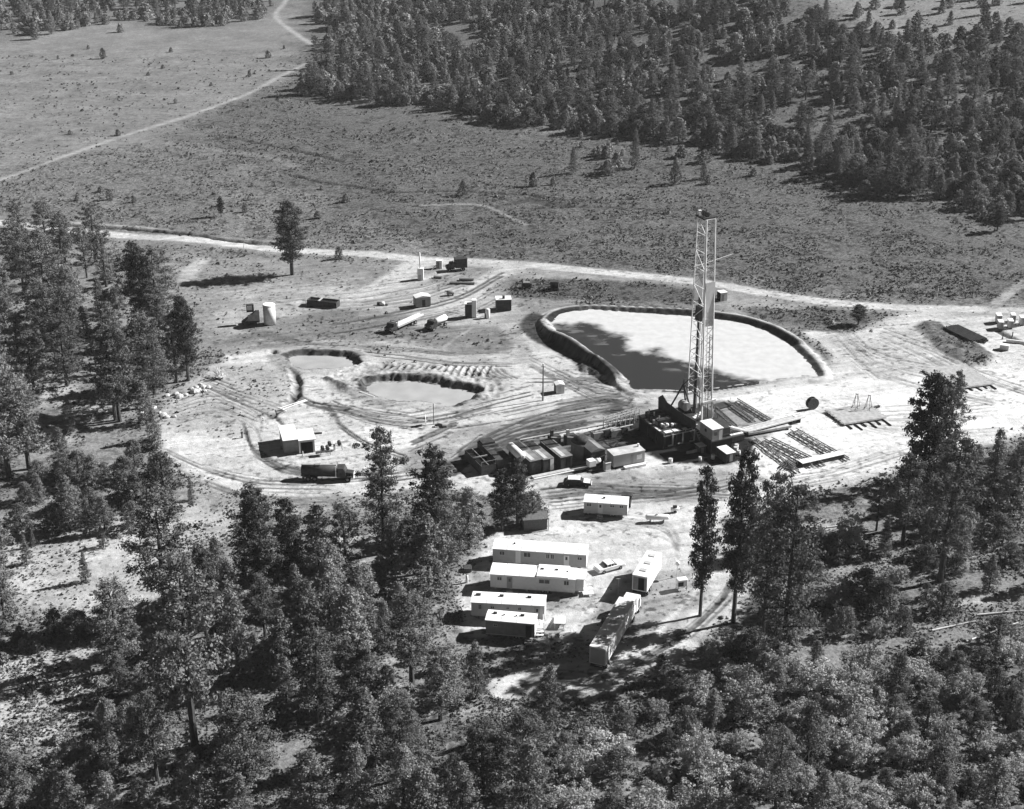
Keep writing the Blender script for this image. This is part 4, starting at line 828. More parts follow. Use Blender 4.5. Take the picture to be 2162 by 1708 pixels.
MB().box(3.6, 9.6, -.056, -.05, 1.3, 3.3).build('side_panel', 'lgrey', s1)
# cab unit between the trailers
a = s1.location; d = s1.rotation_euler.z; dx, dy = math.cos(d), math.sin(d)
t = thing('truck_tractor', 'white cab-over truck tractor coupled between the two semi trailers', 'truck tractor', 0, 0, d, world=(a.x + dx * (L1 + .5), a.y + dy * (L1 + .5)), z=0)
MB().box(-1.2, 3.6, .6, 1.9, .7, .95).build('chassis', 'steel', t); MB().prism([(.9, .9), (.9, 2.9), (1.1, 3.1), (2.7, 3.1), (3.1, 2.1), (3.15, .9)], 0, 2.4).build('cab', 'white', t, bevel=.08); MB().box(1.5, 2.4, -.04, -.005, 1.2, 2.8).build('door_window', 'glass', t); MB().prism([(2.8, 2.95), (3.12, 2.1), (3.16, 2.12), (2.84, 2.97)], .2, 2.2).build('windscreen', 'glass', t)
MB().bar((.7, .1, .9), (.7, .1, 3.6), .14).build('exhaust_stack', 'bright', t); wheels(t, (-.6, 2.4), .5, .45, 0, 2.4); MB().box(-1.0, .7, .1, 2.3, 1.2, 2.4).build('generator_box', 'white', t)
# ------------------------------------------------------------------ mobile homes
def home(pa, pb, depth, label, wall, wins, doors, vents, h0=.7, hw=2.45, roof='white', name='mobile_home', cat='mobile home', endwall='white'):
    a = W(*pa, h0); b_ = W(*pb, h0); L = math.hypot(b_[0] - a[0], b_[1] - a[1])
    t = thing(name, label, cat, 0, 0, math.atan2(b_[1] - a[1], b_[0] - a[0]), world=a[:2], z=0)
    MB().box(0, L, 0, depth, h0, h0 + hw).build('wall', wall, t)
    MB().prism([(-.1, h0 + hw), (depth + .1, h0 + hw), (depth + .1, h0 + hw + .08), (depth / 2, h0 + hw + .28), (-.1, h0 + hw + .08)], -.1, L + .1, 'x').build('roof', roof, t)
    ms = MB(); [ms.box(x, x + .05, -.08, depth + .08, h0 + hw + .05, h0 + hw + .10).prism([(-.1, h0 + hw + .08), (depth + .1, h0 + hw + .08), (depth + .1, h0 + hw + .105), (depth / 2, h0 + hw + .305), (-.1, h0 + hw + .105)], x, x + .05, 'x') for x in ()]
    for x in np.arange(2.4, L - 1, 2.4): MB().prism([(-.1, h0 + hw + .04), (depth + .1, h0 + hw + .04), (depth + .1, h0 + hw + .10), (depth / 2, h0 + hw + .30), (-.1, h0 + hw + .10)], x, x + .07, 'x').build('roof_seam', 'lgrey', t)
    MB().box(L, L + .02, .02, depth - .02, h0 + .05, h0 + hw - .02).build('end_wall', endwall, t)
    MB().box(.1, L - .1, .5, .7, h0 - .25, h0).box(.1, L - .1, depth - .7, depth - .5, h0 - .25, h0).build('chassis', 'steel', t)
    wheels(t, (L * .62, L * .68), .36, .25, .3, depth - .3)
    m = MB(); [m.box(x, x + .3, y, y + .3, 0, h0 - .25) for x in np.arange(.6, L, 2.6) for y in (.5, depth - .8)]; m.build('pier', 'grey', t)
    MB().box(0, L, -.03, 0, h0 + .02, h0 + .14).box(0, L, -.03, 0, h0 + hw - .12, h0 + hw - .01).build('trim', 'cream', t)
    for f, wd, hh in wins:
        wn = MB().box(f * L - wd / 2, f * L + wd / 2, -.05, -.005, h0 + 1.75 - hh / 2, h0 + 1.75 + hh / 2).build('window', 'glass', t)
        x0, x1, z0, z1 = f * L - wd / 2, f * L + wd / 2, h0 + 1.75 - hh / 2, h0 + 1.75 + hh / 2
        MB().box(x0 - .08, x1 + .08, -.07, -.01, z0 - .08, z0).box(x0 - .08, x1 + .08, -.07, -.01, z1, z1 + .08).box(x0 - .08, x0, -.07, -.01, z0, z1).box(x1, x1 + .08, -.07, -.01, z0, z1).box((x0 + x1) / 2 - .03, (x0 + x1) / 2 + .03, -.07, -.052, z0, z1).build('frame', 'cream', wn)
    for f, mt in doors:
        dr = MB().box(f * L - .45, f * L + .45, -.06, -.005, h0 + .1, h0 + 2.15).build('door', mt, t); MB().box(f * L - .18, f * L + .18, -.08, -.061, h0 + 1.3, h0 + 1.9).build('door_window', 'glass', dr)
        MB().box(f * L - .5, f * L + .5, -1.0, -.1, 0, .3).box(f * L - .5, f * L + .5, -.6, -.1, .3, .55).build('step', 'wood', t)
    for f, g_, s in vents: MB().box(f * L - s, f * L + s, depth * g_ - s * .6, depth * g_ + s * .6, h0 + hw + .1, h0 + hw + .5).build('roof_vent', 'dark', t)
    t['L'] = L; return t
def c0(x, y): return CR(1400, 1520, 2.945, x, y)
h1 = home(c0(405, 682), c0(1262, 742), 3.5, 'long white-roofed mobile home with grey siding, highest of the yard row', 'siding', [(.1, .8, .6), (.37, 1.1, .8), (.59, .5, .8), (.64, .5, .8), (.93, .7, .5)], [(.79, 'white')], [(.22, .5, .15)])
MB().box(h1['L'] * .245, h1['L'] * .30, -.04, -.004, .75, 3.1).build('pale_panel', 'white', h1)
h2 = home(c0(382, 918), c0(1158, 970), 3.6, 'pale mobile home with a raised roof section, second of the yard row', 'cream', [(.11, .7, .55), (.64, 1.7, .7), (.9, .75, .75)], [(.23, 'grey')], [(.60, .6, .25), (.77, .6, .25), (.9, .5, .12)])
L = h2['L']; MB().box(L * .55, L * .92, -.15, 3.7, 3.16, 3.5).build('raised_roof', 'white', h2); MB().box(L, L + 1.4, .6, 3.5, .7, 3.0).build('porch', 'cream', h2); MB().box(L - .05, L + 1.7, .2, 3.6, 3.05, 3.2).build('porch_roof', 'white', h2)
h3 = home(c0(208, 1180), c0(880, 1215), 3.2, 'white mobile home with three dark roof vents, partly behind the lowest one', 'cream', [(.12, .4, .8), (.29, .5, .4), (.5, .35, .3), (.66, .4, .4)], [(.9, 'siding')], [(.08, .6, .38), (.4, .6, .32), (.78, .6, .32)])
h4 = home(c0(340, 1345), c0(788, 1385), 2.9, 'short mobile home with dark unlit side, lowest of the yard row', 'grey', [(.2, .5, .3)], [(.88, 'dark')], [(.16, .6, .28), (.35, .5, .1), (.6, .5, .1), (.72, .6, .3)], hw=2.5)
t = thing('stair_landing', 'white railed landing and steps against the lowest mobile home', 'steps', *c0(800, 1350), rz=0, h=.0); MB().box(0, 1.2, 0, 2.4, 1.0, 1.12).box(0, .1, 0, .1, 0, 1).box(1.1, 1.2, 0, .1, 0, 1).box(0, 1.2, -.9, -.5, .3, .36).box(0, 1.2, -.5, -.05, .65, .71).build('platform', 'white', t)
m = MB(); [m.bar((x, y, 1.1), (x, y, 2.1), .08) for x in (0, 1.2) for y in (0, 1.2, 2.4)]; m.bar((1.2, 0, 2.1), (1.2, 2.4, 2.1), .08).bar((0, 0, 2.1), (0, 2.4, 2.1), .08).bar((1.2, 0, 1.6), (1.2, 2.4, 1.6), .06); m.build('rail', 'white', t)
t = thing('ramp_board', 'white flat ramp on legs right of the lower mobile homes', 'ramp', *c0(965, 1300), rz=R(-3)); MB().prism([(0, .9), (3.2, .1), (3.2, .2), (0, 1.0)], 0, 1.8, 'x').build('ramp_plate', 'white', t); MB().box(.1, .2, 0, .1, 0, .85).box(1.5, 1.6, 0, .1, 0, .85).bar((-.6, .2, 0), (-.1, .2, 1.2), .07).build('leg', 'bright', t)
t = thing('stair_landing', 'white steps at the right end of the pale mobile home', 'steps', *c0(1235, 1010), rz=R(5)); MB().box(0, 1.7, 0, 1.1, .4, .5).box(0, 1.7, 1.1, 1.9, .65, .75).build('platform', 'white', t); MB().box(.05, .15, .05, .15, 0, .4).box(1.5, 1.6, .05, .15, 0, .4).build('leg', 'white', t)
t = thing('butane_bottle', 'small white gas bottle left of the mobile homes', 'gas bottle', *c0(168, 875)); MB().cyl((0, 0, 0), (0, 0, 1.3), .22, 12, dome=.12).build('bottle', 'white', t, smooth=True); MB().cyl((0, 0, 1.4), (0, 0, 1.6), .08, 8).build('valve', 'steel', t)
t = thing('woodpile', 'dark stack of firewood left of the two upper mobile homes', 'woodpile', *c0(140, 780)); m = MB(); [m.cyl((0, i * .25 % 1.5, .15 + .22 * (i // 6)), (1.3, i * .25 % 1.5, .15 + .22 * (i // 6)), .12, 7) for i in range(18)]; m.build('log', 'dwood', t)
h0_ = home(c0(1240, 235), c0(1640, 262), 3.0, 'short white-roofed trailer standing alone below the rig', 'siding', [(.12, .8, .6), (.65, .7, .4), (.86, .6, .5)], [(.38, 'cream')], [(.45, .5, .2)], h0=.6, hw=2.2)
t = thing('pickup_truck', 'dark pickup truck half hidden behind the lone white-roofed trailer', 'pickup truck', *c0(1668, 205), rz=R(80)); MB().prism([(0, .5), (0, 1.1), (1.9, 1.1), (2.0, 1.75), (3.3, 1.75), (3.8, 1.15), (5, 1.0), (5, .5)], 0, 1.9).build('body', 'dark', t, bevel=.05); MB().box(2.1, 3.2, -.02, 0, 1.2, 1.65).build('window', 'glass', t); MB().box(5, 5.08, .1, 1.8, .5, .75).build('bumper', 'bright', t); wheels(t, (.9, 4.1), .38, .25, 0, 1.9)
t = thing('propane_tank', 'white horizontal propane tank right of the lone trailer', 'propane tank', *c1(755, 318), rz=R(0)); MB().cyl((.2, .5, .95), (3.9, .5, .95), .5, 18, dome=.3).build('tank_shell', 'white', t, smooth=True); MB().box(.7, .9, .1, .9, 0, .5).box(3.1, 3.3, .1, .9, 0, .5).build('saddle', 'grey', t); MB().cyl((2, .5, 1.4), (2, .5, 1.65), .15).build('valve_cover', 'lgrey', t)
t = thing('compressor_cart', 'small white wheeled compressor behind the propane tank', 'compressor', *c1(985, 235), rz=R(10)); MB().cyl((0, .4, .7), (1.4, .4, .7), .35, 12, dome=.1).build('air_tank', 'white', t, smooth=True); MB().box(.3, 1, .2, .6, 1.0, 1.4).build('motor', 'dark', t); wheels(t, (.7,), .25, .12, 0, .8)
t = thing('generator', 'white generator on a stand under the pines right of the semi trailers', 'generator', *c1(1035, 930), rz=R(15)); MB().box(0, 1.8, 0, 1.2, .9, 2.1).build('cover', 'bright', t, bevel=.15); MB().box(.1, .2, .1, .2, 0, .9).box(1.6, 1.7, .1, .2, 0, .9).box(.1, .2, 1, 1.1, 0, .9).box(1.6, 1.7, 1, 1.1, 0, .9).bar((0, .1, .85), (1.8, .1, .85), .1).build('stand', 'lgrey', t); MB().box(.1, 1.0, -.04, 0, 1.0, 1.7).build('louvre', 'steel', t)
t = thing('lamp_post', 'short white lamp post behind the generator', 'lamp post', *c1(1030, 800)); MB().cyl((0, 0, 0), (0, 0, 2.6), .07, 8).build('post', 'bright', t); MB().cyl((0, 0, 2.5), (0, 0, 3.1), .42, 14, r2=.25).build('lamp_head', 'white', t, smooth=True)
t = thing('utility_pole', 'thin dark post standing in the shadow of the far semi trailer', 'pole', *c1(508, 950)); MB().cyl((0, 0, 0), (0, 0, 2.9), .06, 8).build('post', 'grey', t); MB().bar((-.4, 0, 2.9), (.3, 0, 2.9), .08).build('cross_arm', 'lgrey', t)
# log lean-to by the dark pines
t = thing('wood_shed', 'dark open wood shed with a pale post at the edge of the pines', 'shed', *c0(690, 405), rz=R(8)); MB().box(0, 4.2, 0, 3, 0, 2.2).build('wall', 'dwood', t); MB().box(-.2, 4.5, -.3, 3.2, 2.2, 2.35).build('roof', 'dwood', t); MB().box(4.3, 4.45, -.3, -.15, 0, 2.6).build('post', 'bright', t); MB().bar((3, -.4, 2.4), (4.6, -.4, 3.2), .12).build('pole', 'plank', t)
# ------------------------------------------------------------------ left pad
def c7(x, y): return CR(750, 1200, 4.324, x, y)
t = boxthing('shed', 'white-roofed shed with a dark open front on the left pad', 'shed', c7(592, 938), c7(792, 915), 7.2, 2.9, 'grey', 'white', h0=0, over=.12)
L = t['L']; MB().box(L, L + 3.1, -.6, 4.0, 0, 2.8).build('annex_wall', 'cream', t); MB().box(L - .05, L + 3.4, -.8, 4.4, 2.8, 2.95).build('annex_roof', 'white', t); MB().box(L + .35, L + 2.7, -.66, -.605, 0, 2.4).build('doorway', 'black', t); MB().box(L - .02, L + .2, -.72, -.6, 0, 2.85).build('corner_post', 'white', t)
t = thing('marker_post', 'little white post right in front of the white-roofed shed', 'post', *c7(845, 960)); MB().cyl((0, 0, 0), (0, 0, 1.0), .12, 8, r2=.07).build('post', 'white', t)
for k, (px, py, lb, nn) in enumerate([(1085, 965, 'pair of dark fuel drums on a low stand in front of the shed', 2), (1180, 905, 'dark fuel drums on the taller stand right of the shed', 3)]):
    t = thing('drum_stand', lb, 'drum stand', *c7(px, py), rz=R(12), group='drum stands by the white-roofed shed'); m = MB(); Lw = .95 * nn
    for x in (0, Lw):
        for y in (0, .9): m.bar((x, y, 0), (x, y, 1.1), .09)
    m.bar((0, 0, 1.1), (Lw, 0, 1.1), .1).bar((0, .9, 1.1), (Lw, .9, 1.1), .1); m.build('stand', 'lgrey', t)
    for i in range(nn): 
        if not (k == 1 and i == 1): MB().cyl((.45 + .95 * i, -.1, 1.5), (.45 + .95 * i, 1.0, 1.5), .38, 14).build('drum', 'steel', t, smooth=True)
        else: MB().box(.2 + .95 * i, .6 + .95 * i, .1, .8, .2, 1.6).build('white_tank', 'bright', t)
t = thing('steel_beam', 'dark beam on the ground at the right side of the white-roofed shed', 'steel beam', *c7(975, 672), rz=R(8)); MB().box(0, 1.9, 0, .3, 0, .3).build('beam', 'steel', t)
t = thing('well_post', 'small dark hydrant post at the left of the pad', 'post', *c7(25, 718)); MB().cyl((0, 0, 0), (0, 0, 1.0), .16, 10).build('post', 'steel', t); MB().cyl((0, 0, 1.0), (0, 0, 1.3), .26, 10).build('cap', 'steel', t)
t = thing('pipe_string', 'pair of white pipes laid on the ground above the white-roofed shed', 'pipe', *c7(560, 350), rz=ang(*c7(560, 350), *c7(900, 225))); Lp = span(*c7(560, 350), *c7(900, 225)); MB().cyl((0, 0, .2), (Lp, 0, .2), .13, 8).cyl((.2, .9, .2), (Lp, .5, .2), .13, 8).build('pipe', 'bright', t); MB().bar((0, 1.3, .3), (.1, -1.4, .3), .18).build('end_bar', 'white', t)
def c8(x, y): return CR(600, 1000, 2.402, x, y)
t = thing('pipe_string', 'white pipe lying on the mud beside the lower pond', 'pipe', *c8(1255, 545), rz=ang(*c8(1255, 545), *c8(1375, 585))); MB().cyl((0, 0, .3), (4.3, 0, .2), .2, 8).build('pipe', 'white', t)
t = thing('survey_mast', 'thin dark pole with a white board beside the lower pond', 'pole', *c8(1810, 775)); MB().cyl((0, 0, 0), (0, 0, 4.6), .07, 8).build('pole', 'steel', t); MB().box(-1.7, -1.6, -1.2, .1, .6, 2.1).bar((-1.6, 0, .1), (-1.6, 0, .8), .1).build('board', 'white', t)
t = thing('hose_pile', 'dark heap of hose and fittings at the foot of the thin pole', 'hose pile', *c8(1850, 795)); m = MB(); [m.bar((math.cos(i) * .8, math.sin(i) * .5, .15 + .03 * i), (math.cos(i + 1) * .9, math.sin(i + 1) * .5, .15 + .03 * i), .16) for i in range(12)]; m.build('hose', 'dark', t); MB().box(.6, 1.6, -.5, .3, 0, .5).build('fitting_box', 'grey', t)
t = thing('brush_heap', 'pale heap of cut branches by the woods on the left', 'brush heap', 463, 798); m = MB()
for i in range(60): a_, l_ = rr.uniform(0, 6.28), rr.uniform(.8, 2); x_, y_ = rr.uniform(-1, 1), rr.uniform(-.8, .8); m.bar((x_, y_, rr.uniform(0, .4)), (x_ + math.cos(a_) * l_ * .5, y_ + math.sin(a_) * l_ * .5, rr.uniform(.4, 3.0 * max(.2, 1 - abs(x_)))), .12)
m.build('branches', 'bright', t)
BOUL = [(353, 836, .7), (372, 833, .8), (378, 838, 1.0), (392, 834, .6), (405, 822, .7), (411, 828, 1.1), (414, 820, .8), (420, 824, .7), (428, 818, .9), (432, 826, .6), (440, 818, .6), (423, 812, .5), (323, 862, .9), (345, 878, .9), (352, 882, .7), (368, 880, .6), (300, 873, .7), (337, 872, .5)]
RK = [sorted(q_[0] for q_ in BOUL).index(b_[0]) + 1 for b_ in BOUL]
for i, (x, y, s) in enumerate(BOUL):
    t = thing('boulder', '%s pale boulder, %s along the rocky strip by the left woods' % (('low', 'broad', 'blocky')[i % 3], ('1st from left 2nd 3rd 4th 5th 6th 7th 8th 9th 10th 11th 12th'.split(' ')[0] if 0 else '%d%s from the left' % (RK[i], {1: 'st', 2: 'nd', 3: 'rd'}.get(RK[i] if RK[i] < 4 else 0, 'th')))), 'boulder', x, y, rr.uniform(0, 6), 'pale boulders at the edge of the left woods')
    q = random.Random(i); vs = []; import itertools
    me = MB(); pts_ = []
    n_ = 8
    for zz, rad in ((-.1, .9), (.25, 1.0), (.55, .75), (.75, .3)):
        for k in range(n_): an = 6.283 * k / n_; rd = s * rad * q.uniform(.75, 1.15); pts_.append((rd * math.cos(an), rd * math.sin(an), zz * s))
    fs_ = [(j * n_ + k, j * n_ + (k + 1) % n_, (j + 1) * n_ + (k + 1) % n_, (j + 1) * n_ + k) for j in range(3) for k in range(n_)] + [tuple(3 * n_ + k for k in range(n_))]
    me.add(pts_, fs_); me.build('rock', 'rock', t)
# ------------------------------------------------------------------ upper pad equipment
def c9(x, y): return CR(550, 750, 3.603, x, y)
t = thing('upright_tank', 'upright cylindrical water tank, bright on its right side, at the left of the upper pad', 'tank', *c9(1045, 960)); MB().cyl((0, 1.4, .1), (0, 1.4, 4.9), 1.45, 28).build('tank_shell', 'bright', t, smooth=True); MB().cyl((0, 1.4, 4.9), (0, 1.4, 5.1), 1.55, 28, r2=1.4).build('tank_roof', 'white', t); MB().bar((-1.3, .6, 0), (-1.3, .6, 5.2), .08).bar((-.95, .3, 0), (-.95, .3, 5.2), .08).build('ladder', 'grey', t)
t = thing('loading_hopper', 'dark hopper frame with a pale sloping panel beside the upright tank', 'hopper', *c9(960, 950), rz=R(10)); MB().prism([(-4.8, .4), (-1.2, 3.0), (-.4, 3.0), (-.4, .4)], .8, 2.6).build('hopper_body', 'steel', t); MB().quad((-3.9, .72, .9), (-.5, .72, .9), (-.5, .72, 3.2), (-1.4, .72, 3.2)).box(-3.2, -.5, .6, .75, .9, 2.6).build('pale_panel', 'lgrey', t); MB().box(-3.4, -1.6, 1.2, 2.4, 3.0, 4.8).build('head_box', 'dark', t); MB().box(-3.2, -2.0, 1.1, 1.2, 3.6, 4.6).build('bright_plate', 'bright', t); m = MB(); [m.bar((x, y, 0), (x, y, 1.2), .15) for x in (-4.4, -2.6, -.6) for y in (.8, 2.6)]; m.build('leg', 'steel', t)
t = thing('open_tank', 'long low dark open tank on the upper pad', 'tank', *c9(1470, 735), rz=ang(*c9(1470, 735), *c9(1800, 765))); L = span(*c9(1470, 735), *c9(1800, 765)); MB().box(0, L, 0, .12, 0, 1.6).box(0, L, 2.3, 2.42, 0, 1.6).box(0, .12, .12, 2.3, 0, 1.6).box(L - .12, L, .12, 2.3, 0, 1.6).build('tank_side', 'steel', t); MB().box(.12, L - .12, .12, 2.3, 1.2, 1.25).build('contents', 'black', t); MB().box(L * .38, L * .44, -.06, 2.4, 1.6, 1.7).bar((-.3, .3, 0), (-.5, .3, 2.4), .12).build('cross_plank', 'lgrey', t)
t = thing('heater_treater', 'white boxy unit with a tall thin stack beside the upper access track', 'heater', *c2(760, 340)); MB().box(-.7, .9, 0, 1.4, 0, 3.2).build('body', 'white', t, bevel=.1); MB().cyl((0, .7, 3.2), (0, .7, 7.4), .18, 10).build('stack', 'white', t, smooth=True); MB().box(-.5, .3, -.05, 0, .3, 1.5).build('panel', 'lgrey', t)
t = thing('white_cabinet', 'small white cabinet beside the main road with a plank leaning on it', 'cabinet', *c2(940, 212)); MB().box(0, 1.6, 0, 1.3, 0, 2.2).build('cabinet', 'white', t); MB().box(-.05, 1.65, -.05, 1.35, 2.2, 2.3).build('lid', 'white', t); MB().bar((-1.3, -1.2, 0), (.3, -.1, 1.4), .25, .08).build('plank', 'plank', t); MB().box(0, .9, -.03, 0, .2, 2).build('door', 'grey', t)
t = boxthing('shed', 'grey-sided shed with white roof on the upper pad, left of centre', 'shed', c2(715, 655), c2(880, 635), 2.6, 2.6, 'grey', 'white', roofpitch=.5, group='sheds on the upper pad'); MB().box(1.6, 2.4, -.05, -.002, .3, 2).build('door', 'dark', t)
t = boxthing('shed', 'dark-fronted shed with white roof nearest the corner of the reserve pit', 'shed', c2(1615, 690), c2(1785, 685), 2.8, 3.0, 'dark', 'white', group='sheds on the upper pad'); MB().box(t['L'], t['L'] + .03, .1, 2.7, .3, 2.9).build('pale_end', 'cream', t); MB().box(1.6, 2.2, .5, 1.1, 3.1, 3.8).build('roof_hood', 'dark', t)
t = boxthing('tank_house', 'tall narrow white-sided house between the two upper sheds', 'tank house', c2(1265, 765), c2(1342, 765), 1.7, 3.6, 'dark', 'white'); MB().box(t['L'], t['L'] + 1.1, .1, 1.5, .1, 4.6).build('upright_tank', 'white', t)
t = thing('white_tank', 'small white upright tank right of the tall narrow house', 'tank', *c2(1520, 770)); MB().cyl((0, .5, 0), (0, .5, 2.2), .55, 16, dome=.2).build('tank_shell', 'white', t, smooth=True); MB().box(-.8, -.5, .2, .8, 0, 1.2).build('pump_box', 'dark', t)
t = thing('drum', 'lone white drum beside the upper access track', 'drum', *c2(310, 622)); MB().cyl((0, .4, .4), (1.1, .4, .4), .42, 14).build('barrel', 'white', t, smooth=True); MB().box(-.8, -.1, .1, .7, 0, .7).build('pump', 'dark', t)
t = thing('fuel_tank', 'small round tank with a dark end behind the upper sheds', 'tank', *c2(1065, 520), rz=R(10)); MB().cyl((0, .5, .8), (1.8, .5, .8), .55, 14, dome=.12).build('tank_shell', 'grey', t, smooth=True); MB().box(.2, .4, 0, 1, 0, .4).box(1.4, 1.6, 0, 1, 0, .4).build('saddle', 'dark', t)
for k, (a_, b_, lb) in enumerate([((1090, 385), (1370, 392), 'front row of dark timbers stacked near the parked high truck'), ((1200, 345), (1360, 350), 'rear row of dark timbers stacked near the parked high truck'), ((905, 318), (1000, 325), 'short dark timber lying near the white stack unit')]):
    t = thing('timber_stack', lb, 'timber stack', *c2(*a_), rz=ang(*c2(*a_), *c2(*b_)), group='dark timber stacks on the upper pad'); L = span(*c2(*a_), *c2(*b_)); m = MB(); [m.box(0 + rr.uniform(-.2, .2), L, y, y + .28, 0, .5) for y in (0, .33, .66)]; m.build('timber', 'dwood', t)
t = thing('scraper', 'small dark low machine in the scrub behind the reserve pit', 'machine', *c2(1900, 435)); MB().box(0, 2.6, 0, 1.4, .4, 1.4).build('frame', 'steel', t); MB().box(.4, 2.2, .2, 1.2, 1.4, 1.6).build('top_plate', 'grey', t); wheels(t, (.6, 2.0), .4, .25, -.1, 1.5)
def c3(x, y): return CR(1600, 850, 3.603, x, y)
t = boxthing('shed', 'small dark square shed in the scrub behind the reserve pit', 'shed', c3(420, 205), c3(512, 208), 1.9, 2.3, 'dark', 'steel', h0=0); MB().box(.4, 1.1, -.05, -.002, 0, 1.8).build('door', 'black', t)
t = boxthing('pump_house', 'little white pump house beside the power pole in front of the reserve pit', 'shed', c3(485, 1368), c3(580, 1360), 1.9, 2.0, 'cream', 'white', h0=0, roofpitch=.35); MB().box(-.03, 0, .1, 1.8, 0, 2).build('shaded_side', 'dark', t); MB().box(.5, 1.1, -.05, -.002, 0, 1.6).build('door', 'lgrey', t)  # thin dark sheet paints shade on the side away from the sun
t = thing('power_pole', 'dark wooden power pole standing beside the little white pump house', 'power pole', *c3(338, 1440)); MB().cyl((0, 0, 0), (0, 0, 8.2), .17, 10, r2=.12).build('pole', 'dwood', t); MB().bar((-.5, 0, 7.8), (.5, 0, 7.8), .12).build('cross_arm', 'wood', t); MB().cyl((0, 0, 8.1), (0, 0, 8.6), .2).build('transformer', 'bright', t)
def c4(x, y): return CR(2595, 900, 3.603, x, y)
t = boxthing('shed', 'small white shed behind the far bank of the reserve pit, seen past the mast', 'shed', (1521, 637), (1535, 635), 1.9, 2.2, 'cream', 'white', h0=0); MB().box(-.03, 0, .05, 1.85, 0, 2.2).build('shaded_side', 'black', t); MB().box(.4, 1.0, -.05, -.002, 0, 1.7).build('door', 'grey', t)  # left side's shade put into a black sheet
for k, (x0_, x1_, y_, lb) in enumerate([((1850), (1905), 398, 'white skid house at the upper left of the right-edge group'), (1872, 1925, 468, 'white skid house at the lower left of the right-edge group'), (2015, 2060, 390, 'white skid house at the upper middle of the right-edge group'), (1985, 2035, 455, 'low pale skid house at the lower middle of the right-edge group'), (2115, 2170, 420, 'white skid house cut by the right edge of the photo')]):
    t = boxthing('skid_house', lb, 'skid house', c4(x0_, y_), c4(x1_, y_ + 2), 2.0, 2.0, 'siding', 'white', group='white skid houses at the right edge'); MB().box(t['L'], t['L'] + .03, .05, 1.95, .3, 2).build('end_wall', 'white', t); MB().box(.4, 1.0, -.05, -.002, .3, 1.8).build('door', 'grey', t)
t = boxthing('equipment_box', 'long white box on the ground beyond the dark pipe pile', 'box', c4(1885, 690), c4(1985, 705), 1.3, 1.2, 'cream', 'white', h0=0)
for k, (x_, y_) in enumerate([(1920, 570), (2028, 555)]):
    t = thing('marker_post', ['left', 'right'][k] + ' one of two dark posts beside the dark pipe pile', 'post', *c4(x_, y_), group='dark posts beside the dark pipe pile'); MB().cyl((0, 0, 0), (0, 0, 1.5), .13, 8).build('post', 'steel', t); MB().cyl((0, 0, 0), (0, 0, .3), .3, 8, r2=.15).build('footing', 'grey', t)
t = thing('conveyor_beam', 'pale long beam lying beyond the dark pipe pile at the right edge', 'steel beam', *c4(1960, 600), rz=ang(*c4(1960, 600), *c4(2162, 625))); MB().box(0, 6, 0, .5, .2, .6).box(0, 6, -.2, -.05, 0, .7).build('beam', 'bright', t)
t = thing('wire_pole', 'thin pale pole standing in the scrub beyond the main road on the right', 'pole', *c4(1182, 130)); MB().cyl((0, 0, 0), (0, 0, 3.6), .08, 6).build('pole', 'bright', t); MB().bar((-.3, 0, 3.5), (.3, 0, 3.5), .12).build('cross_arm', 'dark', t)
for k, (x_, y_) in enumerate([(754, 108), (512, 135), (1710, 45)]):
    p = (CR(550, 750, 3.603, x_, y_) if k < 2 else c3(x_, y_)); t = thing('marker_post', ['white stake leaning beside the main road near the lone tall pine', 'shorter white stake leaning by the main road, left of the other', 'white stake by the main road behind the reserve pit'][k], 'stake', *p); MB().bar((0, 0, 0), (.3, .1, (2.0, 1.5, 1.2)[k]), .13).build('stake', 'white', t)
# fallen logs and stumps in the lower right woods
for i, (x0_, y0_, x1_, y1_) in enumerate([(2040, 1356, 2150, 1316), (1967, 1333, 2060, 1312), (2062, 1300, 2162, 1290), (1745, 1115, 1790, 1108), (210, 823, 235, 818), (1085, 1535, 1150, 1530)]):
    t = thing('fallen_log', ['pale fallen log lowest on the right hillside', 'pale fallen log just above left of the lowest one on the right hillside', 'pale fallen log uppermost at the right edge of the hillside', 'pale log below the right-hand pad road', 'pale log on the sandy patch in the left woods', 'pale log in the clearing below the semi trailers'][i], 'log', x0_, y0_, ang(x0_, y0_, x1_, y1_), 'pale fallen logs'); L = span(x0_, y0_, x1_, y1_)
    m = MB().cyl((0, 0, .18), (L, 0, .12), .17, 8, r2=.07); [m.bar((L * f, 0, .25), (L * f + .7, (-1) ** k * .9, .6), .07) for k, f in enumerate((.4, .55, .7, .85))]; m.build('log', 'lgrey', t)
#@@SPLIT_TREES
# ------------------------------------------------------------------ tree prototypes
def tube(V, Fc, pts, rad, n):
    o = len(V); k = 0
    for (p, r) in zip(pts, rad):
        for i in range(n): t = 6.28318 * i / n; V.append((p[0] + r * math.cos(t), p[1] + r * math.sin(t), p[2]))
    for j in range(len(pts) - 1):
        for i in range(n): i2 = (i + 1) % n; Fc.append((o + j * n + i, o + j * n + i2, o + (j + 1) * n + i2, o + (j + 1) * n + i))
def limb(V, Fc, p, q, r0, r1):
    p = Vector(p); q = Vector(q); d = (q - p).normalized(); a = d.cross(Vector((0, 0, 1)))
    a = a.normalized() if a.length > 1e-3 else Vector((1, 0, 0)); b_ = d.cross(a); o = len(V)
    for c, r in ((p, r0), (q, r1)):
        for i in range(4): t = 1.5708 * i; V.append(tuple(c + a * (r * math.cos(t)) + b_ * (r * math.sin(t))))
    for i in range(4): i2 = (i + 1) % 4; Fc.append((o + i, o + i2, o + 4 + i2, o + 4 + i))
